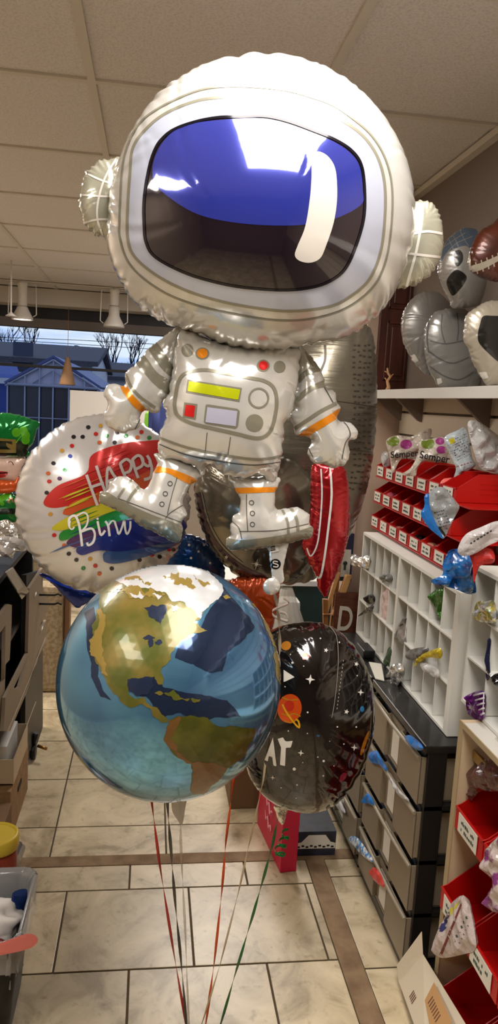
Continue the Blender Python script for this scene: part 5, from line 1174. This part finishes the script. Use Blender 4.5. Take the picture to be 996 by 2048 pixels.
# ================================================================ ribbons down to the floor
def ribbon(label, pts, m, w=.0035, cat='ribbon'):
    mb = MB(); P = [U(a, b, y=y) for a, b, y in pts]; Q = []
    for i in range(len(P)-1):
        for j in range(8): Q.append(P[i].lerp(P[i+1], j/8))
    Q.append(P[-1]); vs_ = []
    for i, p in enumerate(Q):
        a = i * .42; dx = Vector((math.cos(a)*w, math.sin(a)*w, 0)); dn = Vector((-math.sin(a), math.cos(a), 0))*.00035
        vs_.append([mb.bm.verts.new(p + s1*dx + s2*dn) for s1, s2 in ((-1,-1),(1,-1),(1,1),(-1,1))])
    for i in range(len(vs_)-1):
        for k in range(4): mb._f([mb.bm.faces.new((vs_[i][k], vs_[i][(k+1)%4], vs_[i+1][(k+1)%4], vs_[i+1][k]))], True)
    return tag(mb.build('ribbon', m), label, cat, 'ribbons tied to the balloons')
RR = lambda n, c: mat('ribbon_' + n, rgb(*c), .35, coat=.3)
ribbon('red ribbon, leftmost one below the globe', [(250,1190,1.72),(296,1520,1.6),(302,1592,1.6),(318,1720,1.62),(345,1890,1.66),(374,2060,1.7)], RR('red', (178, 24, 20)))
ribbon('black ribbon below the globe', [(340,1560,1.34),(334,1596,1.36),(342,1700,1.45),(350,1800,1.55),(362,1920,1.6),(374,2060,1.7)], RR('black', (16, 18, 22)))
ribbon('orange ribbon right of the globe\'s bottom', [(500,1255,1.86),(472,1500,1.82),(466,1570,1.8),(452,1680,1.78),(444,1780,1.75),(428,1930,1.72),(410,2060,1.7)], RR('orange', (206, 78, 20)))
ribbon('pale cream ribbon between the orange and the green ones', [(545,1260,1.62),(540,1440,1.5),(527,1560,1.5),(500,1680,1.55),(478,1780,1.6),(440,1930,1.66),(400,2060,1.7)], RR('cream', (196, 180, 150)), .0025)
ribbon('green ribbon, rightmost one', [(560,1615,1.6),(545,1690,1.6),(526,1760,1.62),(500,1850,1.64),(470,1950,1.67),(438,2060,1.7)], RR('green', (20, 96, 44)))
ribbon('clear ribbon right of the black one', [(360,1590,1.4),(362,1700,1.48),(370,1850,1.58),(378,2060,1.7)], mat('ribbon_clear', rgb(200, 190, 170), .2, alpha=.45), .003)
ribbon('white ribbon hanging straight from the astronaut valve', [(545,1170,1.36),(552,1200,1.40),(558,1240,1.45),(560,1300,1.47),(556,1350,1.47)], RR('white', (190, 180, 166)))
mb = MB(); P = []
c0 = U(560, 1165, y=1.5)
pp = [U(a, b, y=1.6) for a, b in ((567,1195),(578,1205),(562,1213),(545,1222),(548,1232),(560,1238),(576,1242),(572,1228),(560,1224))]
Q = spline([tuple(p) for p in pp], False, 8)
vs_ = []
for i, p in enumerate(Q): vs_.append([mb.bm.verts.new(Vector(p) + Vector((0, dy, dz))) for dy, dz in ((-.0003,-.0035),(-.0003,.0035),(.0003,.0035),(.0003,-.0035))])
for i in range(len(vs_)-1):
    for k in range(4): mb._f([mb.bm.faces.new((vs_[i][k], vs_[i][(k+1)%4], vs_[i+1][(k+1)%4], vs_[i+1][k]))], True)
tag(mb.build('curled_ribbon', RR('pearl', (205, 190, 180))), 'pearly curled ribbon end beside the astronaut valve', 'ribbon')
GRC = mat('ribbon_metal_green', rgb(16, 120, 60), .2, .6)
mb = MB(); Q = []
for i in range(60):
    a = i*.36; q = i/59; r_ = .008 + .006*q; Q.append(U(570 - 10*q + 3*math.sin(a*.3), 1660 + 55*q, y=1.58) + Vector((math.cos(a)*r_, math.sin(a)*r_, 0)))
vs_ = []
for p in Q: vs_.append([mb.bm.verts.new(p + Vector((0, dy, dz))) for dy, dz in ((-.0004,-.003),(-.0004,.003),(.0004,.003),(.0004,-.003))])
for i in range(len(vs_)-1):
    for k in range(4): mb._f([mb.bm.faces.new((vs_[i][k], vs_[i][(k+1)%4], vs_[i+1][(k+1)%4], vs_[i+1][k]))], True)
tag(mb.build('curled_ribbon', GRC), 'metallic green curled ribbon hanging under the black space balloon', 'ribbon')
foil_scrap('silver tail of the black space balloon', 'balloon tail', [(548,1612),(575,1614),(572,1632),(566,1650),(556,1640),(552,1625)], y=1.585, m=SILV, th=.004, name='balloon_tail', seed=70, h=.004)
foil_scrap('clear tail hanging under the globe balloon', 'balloon tail', [(346,1592),(372,1592),(370,1620),(364,1650),(355,1640),(344,1620)], y=1.33, m=mat('clear_tail', rgb(190, 184, 176), .2, alpha=.7), th=.003, name='balloon_tail', seed=71, h=.004)
# ================================================================ left side and back
TAN = mat('tan_board', rgb(128, 112, 92), .6); BLKM = mat('black_melamine', rgb(14, 12, 12), .5); KR = mat('kraft_cardboard', rgb(150, 118, 80), .8, noise=(30, rgb(132, 100, 66), .4, .6)); KRD = mat('kraft_dark', rgb(110, 82, 54), .8); CAP = mat('cardboard_pale', rgb(186, 166, 138), .75)
XL = -.46
t = thing('display_rack', 'black open display rack with cut-out tan side panel along the left', 'rack', (-.7, 2.8, 0)); L = t.location
mb = MB(); mb.box(-1.0, XL-.03, 3.22, 3.25, .10, .93); mb.box(-1.0, -.97, 2.2, 3.22, .10, 1.0); mb.build('back_panel', BLKM, t, shift=L)
for z in (.42, .68, .95):
    mb = MB(); mb.box(-.97, XL-.03, 2.2, 3.22, z, z+.02); mb.build('shelf', BLKM, t, shift=L)
mb = MB(); mb.prism([(XL-.01, a[1], a[2]) for a in (U(58, 1150, x=XL), U(90, 1140, x=XL), U(90, 1480, x=XL), U(55, 1510, x=XL))], (-.02, 0, 0)); mb.build('end_panel', BLKM, t, shift=L)
k15 = lambda l: Z_(0, 1080, 5.39, l)
def cut(pts, x, m, name, th=-.012):
    mb = MB(); mb.prism([U(a, b, x=x) for a, b in k15(pts)], (th, 0, 0)); mb.build(name, m, t, shift=L)
cut([(480,270),(515,300),(450,420),(440,640),(430,980),(400,1040),(388,1330),(280,1640),(180,1880),(100,2060),(40,2060),(60,1700),(150,1590),(180,1610),(215,1580),(310,1240),(300,1210),(318,520)], XL+.004, TAN, 'side_panel')
cut([(440,640),(448,400),(460,560),(520,640),(518,760),(440,900),(430,960)], XL+.002, TAN, 'side_panel')
cut([(150,1590),(60,1700),(300,1215),(312,1238),(165,1560)], XL+.004, TAN, 'side_panel')
cut([(500,1050),(505,1075),(385,1340),(280,1660),(110,2060),(90,2060),(270,1630),(395,1330)], XL+.008, mat('tan_edge', rgb(150, 134, 112), .6), 'edge_strip')
cut([(395,1050),(500,860),(500,1060),(388,1330)], XL+.001, TAN, 'side_panel')
cut([(0,820),(90,690),(128,700),(125,900),(105,1290),(70,1330),(60,1350),(40,2060),(0,2060),(0,1620),(50,1500),(60,920),(0,1000)], XL-.01, TAN, 'side_panel')
for (a, b_) in (((392, 560), (375, 610)), ((462, 925), (445, 985))):
    p = Z_(0, 1080, 5.39, [a, b_]); mb = MB(); A_, B_ = U(*p[0], x=XL+.01), U(*p[1], x=XL+.01); mb.tube([A_, (A_+B_)/2, B_], [.001, .004, .001], 6); mb.build('clip', LBL, t, shift=L)
mb = MB()
for yy in (1215, 1205):
    a = U(95, 1190 if yy == 1205 else 1208, y=3.2); mb.tube([a+Vector((-.06, 0, 0)), a, a+Vector((.03, 0, .0)), a+Vector((.045, 0, .006)), a+Vector((.06, 0, -.002))], .0045, 6)
mb.build('hook', BLKM, t, shift=L)
p = Z_(0, 1080, 5.39, [(65,350),(140,295),(255,500),(190,550)])
mb = MB(); P4 = [U(a, b, x=XL+.012) for a, b in p]; mb.prism(P4, (-.004, 0, 0)); mb.build('price_card', mat('card_pale', rgb(150, 146, 142), .3, coat=.5), t, shift=L)
p = Z_(0, 1080, 5.39, [(50,335),(140,290),(315,555),(235,640)])
mb = MB(); P4 = [U(a, b, x=XL+.006) for a, b in p]; mb.prism(P4, (-.003, 0, 0)); mb.build('card_holder', mat('holder_smoke', rgb(58, 52, 50), .15, coat=.8), t, shift=L)
for y in (3.16,):
    mb = MB(); c = U(66, 1522, y=y); mb.lathe([(.03, -.012), (.034, 0), (.03, .012)], (c.x, y, .034), 20, 'x'); mb.tube([(c.x, y, .07), (c.x+.012, y, .12)], .012, 8); mb.build('caster', BLKM, t, shift=L)
    mb = MB(); mb.tube([(c.x+.02, y, .06), (c.x+.06, y-.02, .055)], .007, 8); mb.build('brake_lever', mat('brass', rgb(150, 110, 50), .35, .7), t, shift=L)
# foil bags and papers on the rack
ztop = .972
foil_scrap('crumpled silver foil bag on top of the black rack', 'bag', [(0,1042),(18,1040),(32,1055),(40,1075),(30,1100),(-30,1105),(-40,1060)], y=2.75, m=SILV, th=.05, name='plastic_bag', seed=80)
foil_scrap('shiny clear wrap spread on the rack edge', 'wrap', [(-30,1078),(10,1072),(40,1078),(56,1090),(50,1102),(30,1105),(26,1118),(18,1115),(-10,1112),(-30,1108)], y=2.66, m=mat('clear_wrap', rgb(190, 186, 182), .15, .4, .6), th=.03, name='plastic_wrap', seed=81)
# chair-like beige board beyond the rack
a = U(92, 1180, y=3.9); b_ = U(126, 1272, y=3.9)
t = thing('paper_sack', 'beige woven sack standing on the floor beyond the black rack', 'sack', (a.x, 3.9, 0))
mb = MB(); mb.box(a.x-.1, b_.x, 3.9, 4.05, 0, a.z+.02, bevel=.03); mb.build('body', mat('beige_weave', rgb(168, 150, 120), .8, noise=(50, rgb(140, 120, 92), .4, .6)), t, shift=t.location)
mb = MB(); mb.box(b_.x+.002, b_.x+.03, 3.92, 4.0, 0, a.z+.05, bevel=.004); tag(mb.build('wooden_post', mat('mid_wood', rgb(120, 86, 60), .6)), 'brown wooden upright right of the beige sack', 'post')
# boxes at the lower left
k16 = lambda l: Z_(0, 1380, 5.39, l)
def px_prism(pts, kk, x, th, m, name, parent=None, L=None):
    mb = MB(); mb.prism([U(a, b, x=x) for a, b in kk(pts)], (th, 0, 0)); return mb.build(name, m, parent, shift=L) if parent else mb.build(name, m)
t = thing('open_carton', 'small open cardboard carton with raised flap on the lower rack', 'box', (-.55, 2.75, .2)); L = t.location
z0 = .205
mb = MB(); xo = -.445; yo0, yo1 = 2.56, 2.86; zz1 = .30
mb.box(xo-.16, xo-.157, yo0, yo1, z0, zz1); mb.box(xo-.003, xo, yo0, yo1, z0, zz1); mb.box(xo-.157, xo-.003, yo0, yo0+.003, z0, zz1); mb.box(xo-.157, xo-.003, yo1-.003, yo1, z0, zz1); mb.box(xo-.157, xo-.003, yo0, yo1, z0, z0+.003)
mb.build('body', CAP, t, shift=L)
mb = MB(); mb.prism([(xo, yo0, zz1), (xo, yo1, zz1), (xo+.035, yo1-.02, zz1+.10), (xo+.02, yo0+.08, zz1+.055)], (-.003, 0, 0)); mb.build('flap', CAP, t, shift=L)
mb = MB(); mb.box(xo-.13, xo-.03, yo0+.03, yo1-.05, z0+.004, zz1+.035, bevel=.004); o = mb.build('white_parcel', PAPER); tag(o, 'white packet standing inside the open carton', 'packet')
t = thing('cardboard_box', 'brown cardboard box with hand hole under the open carton', 'box', (-.58, 2.7, 0)); L = t.location
mb = MB(); mb.box(-.74, -.448, 2.52, 2.90, .001, .2, bevel=.003); mb.build('body', KR, t, shift=L)
mb = MB(); mb.box(-.449, -.4465, 2.66, 2.73, .12, .14, bevel=.004); mb.build('hand_hole', mat('hole_dark', rgb(38, 26, 20), .9), t, shift=L)
mb = MB(); mb.box(-.62, -.60, 2.5185, 2.52, .05, .12); mb.box(-.62, -.55, 2.5185, 2.52, .10, .115); mb.build('printed_mark', mat('carton_ink', rgb(50, 34, 26), .8), t, shift=L)
boxthing('cardboard_box', 'smaller brown cardboard box nearest the trash bin', 'box', -.76, -.44, 2.34, 2.50, .001, .17, KRD, .003)
t = thing('jar', 'red-brown plastic jar with a yellow lid at the left edge', 'jar', (-.47, 2.17, 0)); L = t.location
c = U(-6, 1665, y=2.17)
mb = MB(); mb.lathe([(.055, 0.001), (.06, .01), (.06, .20), (.05, .22)], (c.x, 2.17, 0), 24); mb.build('body', mat('jar_red', rgb(130, 46, 30), .35), t, shift=L)
mb = MB(); mb.lathe([(.064, .215), (.066, .22), (.066, .255), (.058, .262), (.054, .256)], (c.x, 2.17, 0), 28); mb.build('lid', mat('jar_yellow', rgb(190, 164, 50), .4), t, shift=L)
for i, (dx, m, lab) in enumerate(((0, mat('navy_film', rgb(22, 28, 64), .25), 'dark blue film roll leaning beside the jar'), (.022, mat('clear_film', rgb(140, 130, 116), .2, alpha=.8), 'clear film roll leaning beside the blue one'))):
    a = U(37+i*6, 1690+i*6, y=2.33); b_ = U(14+i*8, 1752, y=2.12)
    mb = MB(); mb.tube([b_, a], .013, 14); mb.mi = 1; d = (a-b_).normalized(); mb.tube([a, a+d*.025], .008, 12); tag(mb.build('film_roll', [m, CAP]), lab, 'roll')
# trash bin
t = thing('trash_bin', 'black trash bin with clear liner at the lower left corner', 'bin', (-.42, 1.72, 0)); L = t.location
def rrect(cx_, cy_, hx, hy, r, z, n=6):
    P = []
    for qx, qy, a0 in ((1, 1, 0), (-1, 1, PI/2), (-1, -1, PI), (1, -1, 3*PI/2)):
        for k in range(n+1): a = a0 + PI/2*k/n; P.append((cx_+qx*(hx-r)+r*math.cos(a), cy_+qy*(hy-r)+r*math.sin(a), z))
    return P
def loft(mb, rings, cap0=True, smooth=True):
    R_ = [[mb.bm.verts.new(p) for p in r] for r in rings]; n = len(R_[0])
    for i in range(len(R_)-1):
        for k in range(n): mb._f([mb.bm.faces.new((R_[i][k], R_[i][(k+1) % n], R_[i+1][(k+1) % n], R_[i+1][k]))], smooth)
    if cap0: mb._f([mb.bm.faces.new(R_[0][::-1])])
cx_, cy_ = -.425, 1.78
mb = MB(); loft(mb, [rrect(cx_, cy_, .125, .11, .03, .001), rrect(cx_, cy_, .15, .135, .035, .29), rrect(cx_, cy_, .146, .131, .035, .29), rrect(cx_, cy_, .121, .106, .03, .01)]); mb.build('body', BLKM, t, shift=L)
rr = np.random.default_rng(2)
def wob(P, amp, dz=0): return [(x + rr.normal(0, amp), y + rr.normal(0, amp), z + rr.normal(0, amp) + dz) for x, y, z in P]
mb = MB(); loft(mb, [wob(rrect(cx_, cy_, .158, .143, .035, .22, 12), .004, 0), wob(rrect(cx_, cy_, .158, .143, .035, .26, 12), .003), wob(rrect(cx_, cy_, .160, .145, .035, .305, 12), .003), wob(rrect(cx_, cy_, .154, .139, .035, .312, 12), .002), wob(rrect(cx_, cy_, .142, .127, .035, .29, 12), .002), wob(rrect(cx_, cy_, .138, .122, .035, .16, 12), .003)], cap0=False)
mb.build('liner', mat('clear_liner', rgb(150, 150, 150), .25, alpha=.72, coat=.5), t, shift=L)
foil_scrap('pink paper band hanging over the rim of the trash bin', 'paper', [(-30,1892),(0,1886),(55,1867),(76,1877),(69,1891),(50,1900),(0,1911),(-30,1918)], y=1.605, m=mat('pink_paper_band', rgb(206, 112, 104), .6), th=.001, name='paper_band', seed=90)
blob('crumpled_tissue', 'crumpled white tissue inside the trash bin', 'tissue', (-.37, 1.80, .235), .06, mat('tissue_white', rgb(206, 200, 194), .8), 91, (1.1, .9, .7), .5, sub=4)
blob('crumpled_wrapper', 'dark red crumpled wrapper inside the trash bin', 'wrapper', (-.36, 1.72, .20), .05, mat('wrapper_red', rgb(120, 36, 30), .5), 92, (1.1, .9, .7), .5, sub=4)
mb = MB(); mb.tube([(-.315, 1.86, .15), (-.305, 1.84, .24), (-.30, 1.83, .30)], [.02, .024, .02], 12, flat=.5); tag(mb.build('chip_bag', mat('blue_foil_bag', rgb(24, 50, 104), .2, .5)), 'shiny blue wrapper standing in the trash bin', 'wrapper')
# ================================================================ the back of the aisle on the right
PKB = boxthing('gift_box', 'flat hot pink box standing on edge on the floor under the black balloon', 'box', .475, .535, 2.31, 2.62, .001, .30, mat('hot_pink_card', rgb(186, 22, 58), .45), .003, rot=Matrix.Rotation(.12, 3, 'Z'))
mb = MB()
for i, zz in enumerate((.10, .16, .22)):
    Q = [(.470, 2.40 + .012*k, zz + .015*math.sin(k*1.3+i)) for k in range(12)]; mb.tube(Q, .003, 5)
mb.build('lettering', mat('pink_print_pale', rgb(226, 150, 160), .5), PKB, shift=PKB.location)
t = thing('shoe_box', 'black and white low cardboard box on the floor beside the pink box', 'box', (.64, 2.5, 0)); L = t.location
mb = MB(); mb.box(.562, .712, 2.40, 2.72, .001, .095, bevel=.002); mb.build('body', mat('box_black', rgb(30, 30, 40), .5, noise=(20, rgb(44, 46, 62), .4, .6)), t, shift=L)
mb = MB(); mb.prism([(.564, 2.3985, .03), (.71, 2.3985, .03), (.71, 2.3985, .05), (.692, 2.3985, .055), (.672, 2.3985, .082), (.61, 2.3985, .082), (.585, 2.3985, .055), (.564, 2.3985, .05)], (0, .001, 0)); mb.build('white_print', LBL, t, shift=L)
mb = MB()
for i in range(9): mb.box(.57+i*.0155, .58+i*.0155, 2.3975, 2.399, .034 + .004*(i % 2), .040 + .004*(i % 2))
mb.build('lettering', BLKM, t, shift=L)
boxthing('cardboard_box', 'brown cardboard box on the floor far behind the globe', 'box', .36, .60, 2.72, 2.98, .001, .25, KRD, .003)
# white table with tulle, green crate
t = thing('side_table', 'white table at the back behind the rocket balloon', 'table', (.75, 4.0, 0)); L = t.location
tz = U(610, 1162, y=3.8).z
mb = MB(); mb.box(.35, 1.2, 3.8, 4.3, tz-.03, tz, bevel=.003); mb.build('tabletop', SHW, t, shift=L)
for x in (.38, 1.14):
    for y in (3.83, 4.24): mb = MB(); mb.box(x, x+.03, y, y+.03, 0, tz-.03, bevel=.002); mb.build('leg', SHW, t, shift=L)
boxthing('storage_tote', 'dark green storage tote under the white table', 'box', .80, 1.15, 3.9, 4.2, .31, tz-.05, mat('dark_green_plastic', rgb(22, 52, 36), .4), .01)
boxthing('storage_tote', 'lower dark green tote beneath the other tote', 'box', .80, 1.15, 3.9, 4.2, .005, .30, mat('dark_green_plastic', rgb(22, 52, 36), .4), .01)
mb = MB(); TUL = mat('white_tulle', rgb(215, 212, 204), .7, alpha=.55)
n = 36; rings = []
for zi, (zz, r_) in enumerate(((tz+.02, .03), (tz-.1, .075), (tz-.25, .13), (tz-.45, .17), (tz-.68, .2))):
    rings.append([(.70 + (r_ + .012*math.sin(k*2.4)*zi*.4)*math.cos(2*PI*k/n), 3.55 + (r_*.7 + .012*math.sin(k*2.4)*zi*.4)*math.sin(2*PI*k/n), zz) for k in range(n)])
loft(mb, rings, cap0=False); o = mb.build('tulle_skirt', TUL); tag(o, 'sheer white tulle hanging in front of the white table', 'fabric')
boxthing('white_bin', 'white plastic bin behind the tulle', 'bin', .50, .80, 3.65, 3.78, .005, .60, mat('white_plastic', rgb(196, 200, 190), .5), .02)
# easel, picture and D sign at the end wall
WD = mat('easel_wood', rgb(164, 112, 62), .5, noise=(20, rgb(140, 92, 48), .4, .6, (1, 1, .2))); WD2 = mat('pale_wood', rgb(196, 150, 96), .5)
t = thing('easel', 'folded wooden easel leaning at the end of the cubbies', 'easel', (.80, 3.02, 0)); L = t.location
def pole(a, b, m, y=3.02, r=.010, name='leg'):
    A_, B_ = U(*a, y=y), U(*b, y=y); mb = MB(); d = (B_-A_).normalized(); sx_ = Vector((r, 0, 0)); sy_ = Vector((0, r, 0))
    mb.prism([A_-sx_-sy_, A_+sx_-sy_, A_+sx_+sy_, A_-sx_+sy_], B_-A_); mb.build(name, m, t, shift=L)
pole((684, 1060), (657, 1320), WD); pole((672, 1040), (668, 1330), WD, 3.05)
pole((697, 1150), (668, 1230), WD2, 2.99, .012, 'brace'); pole((676, 1145), (652, 1225), WD2, 3.0, .008, 'brace'); pole((650, 1198), (652, 1330), WD, 3.0, .010)
pole((650, 1228), (680, 1228), WD, 2.98, .010, 'crossbar')
a = U(684, 1100, y=3.06); b_ = U(699, 1155, y=3.06)
t = thing('framed_picture', 'small framed picture with white mat behind the easel', 'picture', (a.x, 3.08, b_.z)); L = t.location
mb = MB(); mb.box(a.x-.01, b_.x+.012, 3.075, 3.09, b_.z-.02, a.z+.07); mb.build('frame', mat('navy_frame', rgb(40, 36, 66), .5), t, shift=L)
mb = MB(); mb.box(a.x, b_.x+.002, 3.072, 3.0748, b_.z, a.z); mb.build('mat_board', LBL, t, shift=L)
mb = MB(); c = ((a.x+b_.x)/2, 3.07, (a.z+b_.z)/2); mb.lathe([(.004, -.001), (.010, 0), (.004, .001)], c, 14, 'y'); mb.box(c[0]-.005, c[0]+.005, 3.069, 3.0715, c[2]-.03, c[2]); mb.build('portrait_print', INK, t, shift=L)
t = thing('letter_sign', 'reddish brown wooden sign with a white letter D beside the cubbies', 'sign', (.86, 2.97, 0)); L = t.location
a = U(676, 1186, y=2.97); b_ = U(722, 1290, y=2.97)
mb = MB(); mb.box(a.x-.01, b_.x-.005, 2.97, 2.99, 0, a.z, bevel=.002); mb.build('board', mat('sign_wood', rgb(104, 58, 40), .6, noise=(16, rgb(80, 42, 28), .4, .65, (1, 1, 5))), t, shift=L)
c = U(690, 1240, y=2.966); text_mesh('letter', 'D', .15, LBL, t, Matrix.Translation(-Vector(L)) @ facing_y(c, .06) @ Matrix.Scale(.62, 4, (1, 0, 0)), extrude=.002)
